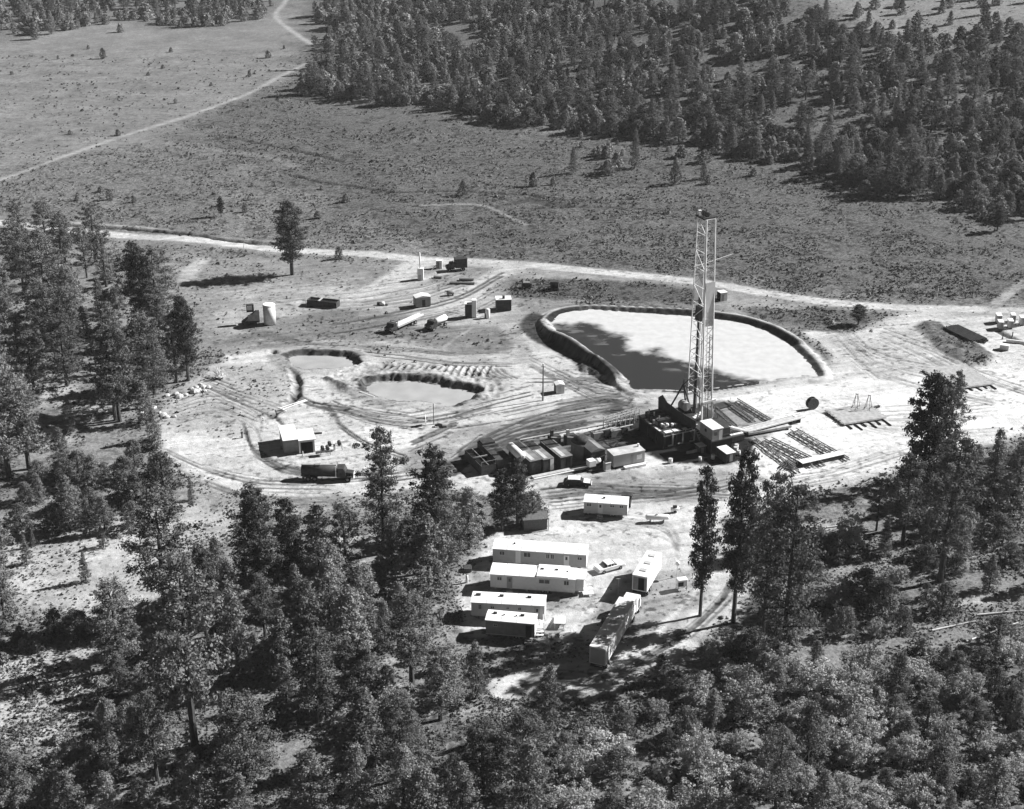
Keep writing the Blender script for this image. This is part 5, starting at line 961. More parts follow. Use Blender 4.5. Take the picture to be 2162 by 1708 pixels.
def leaf_mesh(name, C, rad, cnt, size, m, r, flat=.75):
    """C: clump centres (n,3); rad: clump radii; cnt leaves per clump"""
    C = np.array(C); rad = np.array(rad); n = len(C); N = n * cnt
    ci = np.repeat(np.arange(n), cnt); g_ = r.normal(size=(N, 3)); g_ /= np.linalg.norm(g_, axis=1)[:, None]
    P = C[ci] + g_ * (rad[ci] * r.uniform(.25, 1.15, N))[:, None] * np.array([1, 1, flat])
    nrm = g_ * .9 + r.normal(size=(N, 3)) * .55 + np.array([0, 0, .25]); nrm /= np.linalg.norm(nrm, axis=1)[:, None]
    t = np.cross(nrm, r.normal(size=(N, 3))); t /= np.linalg.norm(t, axis=1)[:, None]; bt = np.cross(nrm, t)
    s = (size * r.uniform(.6, 1.3, N))[:, None]; asp = r.uniform(.45, .9, N)[:, None]
    V = np.stack([P - t * s, P - bt * s * asp * .8, P + t * s, P + bt * s * asp], 1).reshape(-1, 3)
    me = bpy.data.meshes.new(name); me.vertices.add(len(V)); me.vertices.foreach_set('co', V.astype(np.float32).ravel())
    me.loops.add(len(V)); me.loops.foreach_set('vertex_index', np.arange(len(V), dtype=np.int32)); me.polygons.add(N); me.polygons.foreach_set('loop_start', np.arange(0, 4 * N, 4, dtype=np.int32)); me.update()
    cv = r.uniform(.78, 1.25, n)[ci] * r.uniform(.92, 1.08, N); a = me.attributes.new('clump', 'FLOAT', 'FACE'); a.data.foreach_set('value', cv.astype(np.float32))
    me.materials.append(m); return me, V, cv
def make_proto(kind, seed):
    r = np.random.default_rng(seed); q = random.Random(seed); TV, TF = [], []; C, Rd = [], []
    if kind in ('pine', 'dark'):       # tall open ponderosa, 20 m
        H = 20; cb = q.uniform(.10, .27); Rm = q.uniform(3.3, 4.4) * (.85 if kind == 'dark' else 1); nl = 58 if kind == 'pine' else 96; lean = (q.uniform(-.5, .5), q.uniform(-.5, .5)); r0 = .36
        pts = [(lean[0] * t * t, lean[1] * t * t, H * t) for t in (-.02, .1, .25, .4, .55, .7, .85, .98)]; rads = [r0 * (1.12 - t) for t in (0, .1, .25, .4, .55, .7, .85, 1.05)]
        tube(TV, TF, pts, [max(.04, x) for x in rads], 7)
        off = [q.uniform(.55, 1.15) for _ in range(9)]
        for i in range(nl):
            f = (i + q.random()) / nl; t = cb + (1 - cb) * f ** .92; az = i * 2.4 + q.uniform(-.5, .5)
            prof = min(1, .5 + f * 2.2) * (1 - f ** 2.2) ** .62; Lb = Rm * (prof * .97 + .1) * off[int(az * 1.3 + f * 7) % 9] * q.uniform(.75, 1.15)
            base = Vector((lean[0] * t * t, lean[1] * t * t, H * t * .98)); dr = q.uniform(-.12, .30) + .35 * f
            tip = base + Vector((math.cos(az) * Lb, math.sin(az) * Lb, Lb * dr)); limb(TV, TF, base, tip, .09 * (1.1 - f) + .02, .02)
            for k, ff in enumerate((.5, .78, 1.0) if Lb > 1.4 else (.85,)):
                C.append(base.lerp(tip, ff) + Vector((q.uniform(-.4, .4), q.uniform(-.4, .4), q.uniform(0, .35)))); Rd.append(q.uniform(.6, 1.1) * (.75 + .3 * (1 - f)))
        C.append(Vector((lean[0], lean[1], H * .985))); Rd.append(.5)
        cnt, size, m = 60, .17, M['needle'] if kind == 'pine' else M['deep']
    elif kind == 'young':    # dense pointed young conifer, 12 m
        H = 12; nl = 70; Rm = q.uniform(2.4, 3.4); cb = .06; tube(TV, TF, [(0, 0, -.3), (0, 0, 4), (0, 0, 8), (0, 0, 11.8)], [.24, .17, .1, .03], 6)
        off = [q.uniform(.7, 1.15) for _ in range(7)]
        for i in range(nl):
            f = (i + q.random()) / nl; t = cb + (1 - cb) * f; az = i * 2.4 + q.uniform(-.5, .5); Lb = Rm * (min(1, .6 + f * 2.5) * (1 - f) ** .72 + .06) * off[int(az * 1.1 + f * 4) % 7] * q.uniform(.8, 1.1)
            base = Vector((0, 0, H * t)); tip = base + Vector((math.cos(az) * Lb, math.sin(az) * Lb, Lb * q.uniform(-.1, .35))); limb(TV, TF, base, tip, .05, .015)
            for ff in ((.5, .95) if Lb > 1 else (.8,)): C.append(base.lerp(tip, ff)); Rd.append(q.uniform(.42, .72))
        cnt, size, m = 52, .15, M['young']
    elif kind == 'juniper':  # rounded, foliage to the ground, 6 m
        H = 6; tube(TV, TF, [(0, 0, -.3), (.1, 0, 1.5), (0, .1, 3.4), (0, 0, 5.2)], [.26, .2, .12, .03], 6); Rm = q.uniform(2.0, 2.7); pw = q.uniform(.5, .8)
        for i in range(72):
            f = (i + q.random()) / 72; z = .25 + 5.5 * f; rr_ = Rm * (min(1, .7 + f * 1.6) * (1 - f ** 2.0) ** pw + .05); az = i * 2.4 + q.uniform(-.5, .5); ff = q.choice((.55, .85, 1.0)) * q.uniform(.75, 1.1)
            c = Vector((math.cos(az) * rr_ * ff, math.sin(az) * rr_ * ff, z)); C.append(c); Rd.append(q.uniform(.4, .75))
            if i % 4 == 0: limb(TV, TF, (0, 0, z * .6), c, .06, .015)
        cnt, size, m = 60, .13, M['juni']
    else:                    # leafy brush clump, 5 m, several domes
        H = 5; doms = [(q.uniform(-1.9, 1.9), q.uniform(-1.9, 1.9), q.uniform(2.2, 4.2), q.uniform(1.2, 1.9)) for _ in range(5)] + [(0, 0, 4.6, 1.7)]
        for (x, y, h, rd) in doms:
            tube(TV, TF, [(x * .3, y * .3, -.2), (x * .7, y * .7, h * .5), (x, y, h * .85)], [.12, .08, .03], 5)
            for i in range(18):
                a_, u = q.uniform(0, 6.28), q.uniform(-.9, 1); s_ = math.sqrt(max(0, 1 - u * u)); c = Vector((x + rd * s_ * math.cos(a_), y + rd * s_ * math.sin(a_), max(.4, h - rd + rd * u * 1.1 + .2)))
                C.append(c); Rd.append(q.uniform(.35, .65))
                if i % 6 == 0: limb(TV, TF, (x * .7, y * .7, h * .5), c, .04, .01)
        cnt, size, m = 52, .13, M['oak']
    tm = bpy.data.meshes.new('trunk'); tm.from_pydata(TV, [], TF); tm.materials.append(M['bark'] if kind != 'oak' else M['barkl'])
    cm, V, cv = leaf_mesh('crown', C, Rd, cnt, size, m, r); return dict(H=H, trunk=tm, crown=cm, C=np.array(C), Rd=np.array(Rd))
PROTO = {k: [make_proto(k, 100 + 10 * i + s) for s in range(nn)] for i, (k, nn) in enumerate((('pine', 7), ('young', 5), ('juniper', 5), ('oak', 4), ('dark', 3)))}
NAME = dict(dark='pine_tree', pine='pine_tree', young='young_pine', juniper='juniper_tree', oak='brush_tree')
CAT = dict(dark='pine tree', pine='pine tree', young='young pine', juniper='juniper', oak='brush tree')
LM = [((1190, 1000), 'the semi trailers', 0)]
LAND = {'the white-roofed shed': (625, 935), 'the tanker truck': (685, 1005), 'the lower pond': (890, 830), 'the open rocky strip': (395, 830), 'the upright tank': (560, 668), 'the lone tall pine': (617, 500),
        'the top mobile home': (1140, 1170), 'the lowest mobile home': (1075, 1330), 'the near semi trailer': (1290, 1330), 'the rig doghouse': (1505, 915), 'the pipe racks': (1690, 960), 'the reserve pit': (1450, 730),
        'the dark pipe pile': (2070, 710), 'the mast crown': (1490, 460), 'the bend of the far track': (600, 40), 'the end of the long pale track': (640, 140), 'the top left corner': (0, 0), 'the middle of the top edge': (1081, 0), 'the top right corner': (2162, 0),
        'the left edge at the main road': (0, 475), 'the middle of the left edge': (0, 900), 'the sandy clearing at the left edge': (60, 1450), 'the bottom left corner': (0, 1708), 'the middle of the bottom edge': (1081, 1708), 'the bottom right corner': (2162, 1708), 'the middle of the right edge': (2162, 900),
        'the fallen logs on the right hillside': (2070, 1330), 'the meadow gully': (1000, 405), 'the short pale track in the meadow': (1020, 440), 'the dirt clearing below the trailers': (1150, 1450), 'the pale clearing left of centre': (330, 1190),
        'the far end of the ridge forest': (1700, 60), 'the dark pond-side pines': (820, 1000), 'the right part of the meadow edge': (1900, 440), 'the wood above the meadow': (1300, 200), 'the upper forest behind the mast': (1600, 250), 'the far left tree line': (300, 40), 'the lower left wood': (450, 1550), 'the lower middle wood': (800, 1450), 'the lower right thicket': (1700, 1550), 'the right hillside': (1900, 1180)}
ALL = []
def place(kind, x, y, ht, label=None, sx=1.0, var=None, world=None):
    X, Y, Z = W(x, y) if world is None else world; ALL.append(dict(kind=kind, X=X, Y=Y, ht=ht, label=label, sx=sx, var=var, px=x, py=y))
def hero(kind, bx, by, tx, ty, label=None, sx=1.0, var=None):
    if kind == 'pine' and bx < 1000: sx *= 1.15
    X, Y, Z = W(bx, by); h = height_for(X, Y, ty) - Z; place(kind, bx, by, max(1.5, h), label, sx, var)
def c11(x, y): return CR(0, 650, 2.135, x, y)
HERO = [
 ('dark', 617, 580, 607, 425, 'lone tall dark pine standing by the main road above the left pad', 1.45),
 ('dark', 1812, 685, 1812, 643, 'lone round dark tree beside the right end of the reserve pit', 1.5),
 ('pine', 101, 655, 95, 487, 'tall pine with a bare lower trunk in the upper left wood below the road', 1.2), ('pine', 35, 576, 25, 468, 'pine nearest the left edge just below the main road', 1.2), ('pine', 133, 573, 123, 462, 'pine whose top reaches the main road at the left', 1.3),
 ('juniper', 157, 508, 155, 482, 'small bush touching the lower edge of the main road at the left', 1), ('young', 149, 680, 140, 562, None, 1.3), ('pine', 335, 694, 338, 524, 'tall pine with visible trunk above the middle of the left wood', 1.1), ('dark', 300, 690, 289, 510, 'darkest big pine at the top of the left wood', 1.1),
 ('dark', 398, 804, 393, 624, 'dark pointed pine at the right tip of the left wood', .95), ('pine', 374, 808, 366, 664, None, .95), ('pine', 314, 860, 305, 664, 'tall leafy pine above the small rocky strip', 1.15), ('pine', 253, 890, 243, 690, 'twin-trunk pine above the shaded sandy patch, right trunk', 1), ('pine', 244, 887, 222, 700, 'twin-trunk pine above the shaded sandy patch, left trunk', 1),
 ('pine', 142, 815, 126, 664, None, 1.2), ('pine', 72, 825, 57, 700, None, 1.2), ('young', 328, 930, 323, 861, 'small dark pine at the edge of the pad below the boulders', 1), ('young', 149, 915, 140, 835, None, .9), ('pine', 20, 1010, 12, 755, 'very tall dark pine filling the middle of the left edge', 1.1), ('pine', 62, 990, 50, 800, None, 1.2), ('pine', -10, 900, -5, 640, None, 1.1),
 ('juniper', 265, 1018, 240, 962, 'dark spreading juniper casting a wide shadow in the left clearing', 1.3), ('juniper', 285, 982, 281, 926, None, .9), ('juniper', 345, 1040, 332, 955, 'big grey feathery juniper at the lower left rim of the pad', 1.2), ('young', 404, 1056, 401, 1006, 'small airy pine standing alone at the lower left rim of the pad', .8),
 ('pine', 352, 1303, 312, 1028, 'very tall open pine with bare lower branches in the pale left clearing', 1.15), ('young', 150, 1120, 155, 1004, None, 1.2), ('young', 85, 1060, 83, 1000, None, 1), ('young', 190, 1130, 196, 1052, None, .9), ('young', 222, 1125, 220, 1048, None, 1.1), ('juniper', 219, 1155, 218, 1122, 'small pointed juniper in the pale left clearing', .8), ('juniper', 120, 1118, 110, 1060, None, 1.5), ('juniper', 45, 1110, 42, 1062, None, 1.3),
 ('young', 182, 1228, 180, 1166, 'small lone pine with visible trunk in the pale left clearing', .9), ('young', 57, 1190, 57, 1128, None, .9), ('young', 71, 1154, 71, 1116, None, .7),
 ('dark', 548, 1270, 540, 1028, 'tall dense spire-shaped pine left of centre', 1.1), ('dark', 618, 1250, 620, 1052, 'dark dense spire pine right beside the tallest spire pine', 1), ('young', 462, 1250, 456, 1134, None, .9), ('dark', 436, 1345, 436, 1156, None, 1), ('pine', 256, 1410, 223, 1228, 'broad dark pine at the right rim of the sandy clearing, left', 1.2), ('pine', 412, 1575, 397, 1180, 'tallest pine of the lower left wood with a long straight trunk', .95),
 ('pine', 560, 1345, 556, 1216, None, 1), ('young', 655, 1410, 632, 1226, None, 1.1), ('young', 505, 1420, 500, 1254, None, 1.1), ('young', 600, 1440, 590, 1290, None, 1), ('young', 700, 1340, 690, 1180, None, 1), ('young', 760, 1350, 745, 1190, None, 1),
 ('pine', 812, 1168, 812, 898, 'tall slender open pine between the tanker truck and the mud tanks', .85), ('dark', 920, 1205, 912, 946, 'dark broad pine just left of the mud tank row', 1.0), ('young', 990, 1160, 985, 1030, None, 1.2), ('dark', 1092, 1112, 1085, 968, 'dark pine overlapping the left mud tanks', 1.05), ('dark', 1060, 1120, 1055, 990, None, 1.1), ('juniper', 1125, 1100, 1120, 1035, None, 1.1), ('young', 905, 1260, 900, 1090, None, 1.3), ('pine', 945, 1230, 945, 1060, None, 1), ('juniper', 1005, 1120, 1000, 1060, 'pale feathery juniper in front of the dark pines left of the mud tanks', 1),
 ('dark', 1478, 1300, 1466, 985, 'tall slender dark pine between the semi trailers and the road', .6), ('dark', 1548, 1315, 1572, 945, 'tallest dark pine beside the road, right of the slender pine', .72), ('pine', 1609, 1350, 1628, 1002, 'third tall pine right of the yard, thin trunk', .65), ('pine', 1653, 1386, 1685, 1030, 'broad tall pine with a thick dark trunk right of the yard', 1.1),
 ('dark', 1933, 1110, 1929, 788, 'tall dark pine standing in front of the grey pipe pile, left', 1.0), ('pine', 1991, 1010, 2012, 784, 'slim pine standing in front of the grey pipe pile, right', .8), ('pine', 1985, 1228, 2027, 922, 'big leafy pine below the pair that hides the grey pipe pile', 1.1), ('young', 2090, 1065, 2094, 906, 'pointed pine below the bright right end of the pad', .9), ('young', 2140, 1090, 2138, 930, None, 1.2), ('pine', 1905, 1150, 1900, 960, None, 1.1), ('pine', 1850, 1120, 1850, 1010, None, .9),
 ('young', 1005, 1475, 1008, 1355, 'dark narrow pine with a short trunk below the lowest mobile home', .95), ('pine', 870, 1450, 905, 1250, 'broad leafy pine covering the left end of the lowest mobile home', 1.2), ('pine', 930, 1520, 930, 1360, 'bright leafy pine below left of the lowest mobile home', 1.2), ('young', 1160, 1540, 1160, 1405, 'dark pine at the lower edge of the trailer yard', 1),
 ('young', 1395, 1440, 1385, 1380, None, 1.2), ('juniper', 1860, 1300, 1860, 1225, None, 1.3), ('juniper', 1820, 1270, 1820, 1200, 'round dark juniper on the right hillside beside the pale strip', 1.4), ('juniper', 1990, 1290, 1990, 1230, None, 1.1), ('juniper', 1905, 1330, 1905, 1280, None, 1),
 ('dark', 467, 457, 467, 414, 'tallest dark juniper alone in the meadow at the left', .8), ('juniper', 517, 448, 517, 430, 'small round juniper right of the tallest meadow juniper', 1), ('juniper', 716, 546, 716, 520, 'small dark juniper on the road edge right of the lone tall pine', 1), ('juniper', 232, 422, 232, 398, 'pale small juniper in the left meadow', .9), ('juniper', 283, 427, 283, 411, None, 1), ('juniper', 164, 424, 164, 410, None, 1), ('juniper', 977, 412, 977, 380, 'dark upright juniper on the meadow gully', .8),
 ('juniper', 1126, 393, 1126, 362, None, .9), ('juniper', 1168, 390, 1168, 372, None, .9), ('young', 1210, 365, 1210, 310, None, .8), ('juniper', 1283, 368, 1283, 336, None, 1.2), ('juniper', 1302, 352, 1300, 318, None, .9), ('young', 1340, 355, 1340, 275, 'dark slim pine standing forward of the forest edge above the meadow', .7), ('juniper', 1425, 388, 1425, 345, 'dark upright juniper in the meadow left of the mast crown', .8), ('juniper', 1485, 378, 1485, 342, None, .6),
 ('juniper', 218, 124, 218, 100, 'dark small juniper alone in the far left meadow', .9), ('juniper', 361, 110, 361, 99, None, 1), ('juniper', 123, 125, 123, 116, None, 1), ('juniper', 567, 122, 567, 104, None, 1), ('juniper', 527, 162, 527, 148, None, .8), ('juniper', 600, 103, 600, 94, None, .8), ('juniper', 255, 68, 255, 48, None, 1), ('juniper', 187, 104, 187, 94, None, 1), ('pine', 670, 145, 668, 75, 'dark pine at the left tip of the ridge forest beside the track', .7), ('pine', 696, 155, 694, 85, None, .9),
 ('dark', 2105, 488, 2105, 438, 'dark rounded tree lowest on the right meadow edge', 1.2), ('pine', 1895, 412, 1895, 330, None, 1.1), ('pine', 2050, 260, 2055, 60, None, .8), ('pine', 1965, 280, 1970, 170, None, 1), ('juniper', 545, 1555, 540, 1500, None, 1),
]
for k, bx, by, tx, ty, lb, sx in HERO: hero(k, bx, by, tx, ty, lb, sx)
# forests: regions in which trees grow, with kinds and sizes
CLR_A = CLR_B = None
def region(pts, n, kinds, seed, mind=3.0, excl=()):
    Lw = world_pts(pts); r = random.Random(seed); x0, x1, y0, y1 = Lw[:, 0].min(), Lw[:, 0].max(), Lw[:, 1].min(), Lw[:, 1].max(); ex = [world_pts(e) for e in list(excl) + KEEP]; got = 0; tries = 0
    tot = sum(k[1] for k in kinds)
    cand = np.array([(r.uniform(x0, x1), r.uniform(y0, y1)) for _ in range(n * 14)]); ok = inside(cand[:, 0], cand[:, 1], Lw)
    for e in ex: ok &= ~inside(cand[:, 0], cand[:, 1], e)
    dens = fbm(cand[:, 0] / 28, cand[:, 1] / 28, seed, 3); ok &= dens > (-.28 if n > 900 else -.40)
    for X, Y in cand[ok]:
        if got >= n: break
        u = r.uniform(0, tot)
        for kd, wgt, h0, h1 in kinds:
            u -= wgt
            if u <= 0: break
        h = r.uniform(h0, h1) * r.uniform(.85, 1.1); cell = (int(X // 8), int(Y // 8)); md = mind * (.6 + h / 22); bad = False
        for i in (-1, 0, 1):
            for j in (-1, 0, 1):
                for (a, b_) in GRID.get((cell[0] + i, cell[1] + j), ()):
                    if (a - X) ** 2 + (b_ - Y) ** 2 < md * md: bad = True
        if bad: continue
        Z = float(terr(X, Y)); vis = True
        for fr_ in (1, .66, .33):
            qx, qy = proj(X, Y, Z + h * fr_)
            if any(pin(qx, qy, kv) for kv in KVIS): vis = False
        if not vis: continue
        GRID.setdefault(cell, []).append((X, Y)); px, py = proj(X, Y, Z); place(kd, px, py, h, None, r.uniform(.95, 1.5), world=(X, Y, Z)); got += 1
    return got
KV = [[(340, 880), (470, 745), (1100, 700), (2162, 690), (2162, 905), (2040, 930), (1740, 1025), (1560, 1045), (1540, 1090), (1130, 1060), (990, 1035), (740, 1050), (540, 1045), (350, 960)],
      [(975, 1130), (1150, 1110), (1150, 1040), (1440, 1040), (1540, 1130), (1560, 1230), (1480, 1340), (1380, 1400), (1290, 1440), (1060, 1450), (1010, 1400), (990, 1330), (960, 1240)], CLR_A, CLR_B, [(430, 560), (1100, 560), (1100, 740), (470, 740)]] if 0 else []
GRID = {}
def pin(x, y, P_):
    r = False
    for (ax, ay), (bx, by) in zip(P_, P_[1:] + P_[:1]):
        if (ay > y) != (by > y) and x < (bx - ax) * (y - ay) / (by - ay) + ax: r = not r
    return r
for t_ in ALL: GRID.setdefault((int(t_['X'] // 8), int(t_['Y'] // 8)), []).append((t_['X'], t_['Y']))
KVIS = [[(1040, 1385), (1330, 1400), (1450, 1330), (1500, 1350), (1390, 1455), (1230, 1480), (1040, 1485)], [(340, 880), (430, 780), (470, 745), (1100, 700), (2162, 690), (2162, 905), (2040, 930), (1740, 1025), (1560, 1045), (1540, 1090), (1130, 1060), (990, 1035), (860, 1060), (740, 1050), (540, 1045), (350, 960)],
      [(975, 1130), (1150, 1110), (1150, 1040), (1440, 1040), (1540, 1130), (1560, 1230), (1500, 1310), (1420, 1370), (1330, 1430), (1060, 1450), (1010, 1400), (990, 1330), (960, 1240)],
      [(0, 1150), (200, 1130), (240, 1200), (300, 1220), (300, 1290), (0, 1270)], [(340, 1060), (490, 1080), (490, 1120), (430, 1150), (370, 1150)], [(-50, 1400), (170, 1370), (200, 1430), (150, 1520), (100, 1560), (-50, 1570)], [(450, 560), (1100, 560), (1100, 740), (470, 740)],
      [(1440, 1040), (1620, 1040), (1740, 1025), (1760, 1060), (1700, 1180), (1660, 1300), (1560, 1330), (1500, 1330)], [(1500, 1200), (1560, 1200), (1560, 1300), (1450, 1380), (1330, 1440), (1270, 1430)]]
KEEP = [PAD, [(380, 560), (2300, 560), (2300, 700), (1100, 760), (480, 760)],
        [(0, 455), (700, 520), (1500, 580), (2200, 640), (2200, 700), (1300, 620), (600, 545), (0, 500)]]
CLR_A = [(0, 1125), (200, 1120), (320, 1060), (500, 1075), (500, 1130), (440, 1150), (330, 1290), (100, 1280), (-50, 1260)]
CLR_B = [(-80, 1370), (190, 1350), (230, 1420), (190, 1520), (110, 1570), (-80, 1590)]
CLR_C = [(340, 940), (420, 1050), (760, 1075), (760, 1140), (560, 1110), (460, 1090), (330, 1040)]
CLR_D = [(1700, 1040), (1900, 1000), (1860, 1060), (1760, 1110), (1680, 1150), (1640, 1120)]
CLR_E = [(980, 1400), (1300, 1420), (1560, 1240), (1640, 1300), (1560, 1400), (1330, 1480), (1180, 1510), (1080, 1530), (1000, 1480)]
CLR_F = [(1520, 1080), (1660, 1040), (1720, 1060), (1680, 1160), (1640, 1290), (1540, 1330), (1480, 1320), (1560, 1200)]
CLR_G = [(800, 1150), (1020, 1120), (1030, 1440), (940, 1440), (960, 1300), (900, 1200)]
# left wood
region([(-90, 500), (180, 520), (260, 640), (350, 720), (420, 800), (330, 900), (360, 960), (300, 1040), (-90, 1060)], 60, [('pine', 3, 12, 19), ('young', 3, 6, 12), ('juniper', 2, 3, 6)], 1, 5.0, (CLR_C, [(60, 800), (240, 800), (240, 960), (60, 960)]))
region([(150, 530), (260, 520), (380, 560), (380, 640), (250, 640)], 8, [('juniper', 2, 2, 4)], 2)
region([(0, 1000), (330, 1000), (330, 1120), (0, 1130)], 12, [('juniper', 3, 3, 6), ('young', 1, 6, 9)], 3, 3.5)
region([(-90, 1270), (300, 1290), (350, 1310), (300, 1360), (-90, 1370)], 16, [('young', 2, 7, 13), ('juniper', 2, 3, 6), ('pine', 1, 14, 18)], 4, 4, (CLR_A,))
# lower left wood
region([(400, 1260), (500, 1215), (620, 1200), (800, 1210), (960, 1250), (990, 1330), (1000, 1500), (1100, 1540), (1150, 1760), (-100, 1760), (-100, 1600), (130, 1570), (230, 1480), (260, 1350), (380, 1280)], 118, [('pine', 2, 12, 18), ('young', 5, 7, 14), ('juniper', 1.5, 2.5, 5), ('oak', .6, 2.5, 5)], 5, 4.7, (CLR_A, CLR_B, CLR_E))
region([(-60, 1360), (230, 1360), (200, 1500), (120, 1570), (-60, 1580)], 14, [('juniper', 1, 1.2, 2.2)], 6, 2)
region([(760, 1090), (1020, 1040), (1160, 1050), (1150, 1100), (1040, 1150), (960, 1240), (800, 1220)], 18, [('young', 3, 7, 13), ('pine', 1, 14, 18), ('juniper', 2, 4, 6)], 7, 4, ([(1150, 1040), (1500, 1040), (1500, 1130), (1180, 1130)],))
# lower right
region([(1080, 1540), (1300, 1480), (1560, 1420), (1750, 1440), (2300, 1330), (2300, 1760), (1080, 1760)], 98, [('oak', 6, 3, 6.5), ('young', 2, 5, 10), ('pine', .4, 12, 15), ('juniper', 3, 3, 6)], 8, 5.0, (CLR_E,))
region([(1600, 1230), (1800, 1130), (2300, 1050), (2300, 1340), (1750, 1440), (1620, 1400)], 30, [('juniper', 5, 2.5, 6), ('young', 2, 4, 9), ('oak', 2, 3, 5), ('pine', .6, 12, 18)], 9, 4.5, ([(1960, 1290), (2170, 1260), (2170, 1340), (2000, 1370)], CLR_D, CLR_F))
region([(1840, 1060), (1980, 1000), (2300, 930), (2300, 1060), (1900, 1160)], 18, [('pine', 2, 12, 19), ('young', 3, 7, 12), ('juniper', 1, 4, 6)], 10, 4.5, (CLR_D,))
region([(1300, 1440), (1560, 1330), (1700, 1380), (1560, 1440), (1300, 1500)], 14, [('oak', 2, 2, 4), ('juniper', 2, 3, 5)], 11, 3)
# far forest on the ridge
FAR = [(700, 150), (640, 190), (900, 235), (1050, 262), (1200, 268), (1420, 300), (1560, 322), (1640, 355), (1760, 375), (1850, 425), (2000, 425), (2080, 470), (2350, 470), (2350, 60), (2100, 60), (1960, 95), (1800, 60), (1700, 20), (1600, -60), (660, -60), (690, 10), (655, 40), (720, 70), (670, 100), (740, 120), (665, 135)]
region([(620, 200), (900, 228), (1100, 268), (1500, 310), (1640, 350), (1760, 375), (1850, 418), (2000, 420), (2080, 465), (2330, 470), (2330, 380), (2000, 340), (1700, 290), (1400, 250), (1100, 215), (900, 190), (680, 150)], 330, [('young', 1.5, 5, 11), ('juniper', 5, 3, 8.5), ('pine', .8, 10, 15)], 12, 3.8)
region(FAR, 1750, [('young', 3, 4, 10), ('juniper', 6, 3.2, 8), ('pine', 1.2, 9, 14)], 13, 3.8, ([(850, 190), (880, 175), (960, 175), (960, 195)],))
region([(1640, -60), (2350, -60), (2350, 90), (1960, 95), (1800, 55)], 60, [('young', 2, 6, 11), ('juniper', 2, 3, 6)], 14, 5)
region([(-200, -60), (640, -60), (590, 10), (560, 40), (400, 70), (330, 60), (240, 40), (160, 60), (60, 90), (-200, 110)], 300, [('young', 2, 6, 12), ('juniper', 4, 3, 7), ('pine', 1.5, 9, 15)], 15, 4.5)
region([(-30, 8), (560, 8), (560, 40), (400, 60), (300, 45), (100, 70), (-30, 90)], 150, [('young', 2, 5, 11), ('juniper', 5, 3, 7)], 25, 3)
region([(1100, 270), (1500, 320), (1640, 380), (1500, 390), (1250, 350)], 16, [('juniper', 1, 1.5, 4.5)], 16, 5)
region([(0, 150), (600, 120), (600, 180), (0, 400)], 8, [('juniper', 1, 1.2, 2.5)], 17, 8)
region([(0, 390), (500, 370), (1000, 430), (1000, 500), (0, 440)], 8, [('juniper', 1, 1.2, 2.6)], 18, 8)

# which ones show largest: those become things of their own
for t_ in ALL:
    X, Y = t_['X'], t_['Y']; Z = gz(X, Y); t_['Z'] = Z; d = math.sqrt(X * X + Y * Y + (CAM_H - Z) ** 2); t_['size'] = t_['ht'] / d + (10 if t_['label'] else 0)
    px, py = proj(X, Y, Z + t_['ht'] * .5); t_['px'], t_['py'] = px, py; t_['vis'] = -60 < px < 2222 and -60 < py < 1790
rest = []
WORDS = ['nearest', 'second nearest', 'third nearest', 'fourth nearest', 'fifth nearest', 'sixth nearest', 'seventh nearest', 'eighth nearest', 'ninth nearest', 'tenth nearest'] + ['%dth nearest' % i for i in range(11, 400)]
BUILD = []
for kind in PROTO:
    lst = sorted([t_ for t_ in ALL if t_['kind'] == kind], key=lambda q: -q['size'] if q['vis'] else 1); BUILD += lst[:282]; rest += lst[282:]
# labels: nearest landmark, side of it, rank of nearness
for t_ in BUILD:
    if t_['label']: continue
    px, py = t_['px'], t_['py']; nm, (lx, ly) = min(LAND.items(), key=lambda kv: math.hypot(kv[1][0] - px, (kv[1][1] - py) * 1.3)); dx, dy = px - lx, py - ly
    side = ('right of' if dx > 0 else 'left of') if abs(dx) > abs(dy) * 1.1 else ('below' if dy > 0 else 'above'); t_['key'] = (t_['kind'], nm, side); t_['dist'] = math.hypot(dx, dy)
grp = {}
for t_ in BUILD:
    if not t_['label']: grp.setdefault(t_['key'], []).append(t_)
ADJ = dict(dark=('dark pine', ''), pine=('tall pine', 'medium pine'), young=('pointed young pine', 'small young pine'), juniper=('bushy juniper', 'low juniper'), oak=('leafy brush tree', 'low leafy brush'))
for (kd, nm, side), L_ in grp.items():
    L_.sort(key=lambda q: q['dist'])
    for i, t_ in enumerate(L_): t_['label'] = '%s %s, %s' % (ADJ[kd][0], side + ' ' + nm, WORDS[i]) if len(L_) > 1 else 'lone %s %s' % (ADJ[kd][0], side + ' ' + nm)
GRP = dict(dark='near-black dense pines standing out of the woods', pine='tall pines of the surrounding woods', young='young pointed pines of the surrounding woods', juniper='junipers scattered over woods and meadow', oak='leafy brush trees in the lower woods')
rt = random.Random(5)
for t_ in BUILD:
    P_ = PROTO[t_['kind']]; p = P_[rt.randrange(len(P_))]; nk = 'juniper' if t_['kind'] == 'dark' and t_['ht'] < 10 else t_['kind']; o = bpy.data.objects.new(NAME[nk], None); col.objects.link(o); o.empty_display_size = .3
    s = t_['ht'] / p['H']; w_ = s * t_['sx']
    if t_['kind'] in ('pine', 'dark'): w_ = t_['sx'] * (s * .6 + .4 * min(1.1, max(.7, s)))
    o.location = (t_['X'], t_['Y'], t_['Z'] - .1); o.rotation_euler = (0, 0, rt.uniform(0, 6.28)); o.scale = (w_, w_, s)
    tag(o, t_['label'], CAT[nk], GRP[nk])
    for nm in ('trunk', 'crown'): c = bpy.data.objects.new(nm, p[nm]); col.objects.link(c); c.parent = o
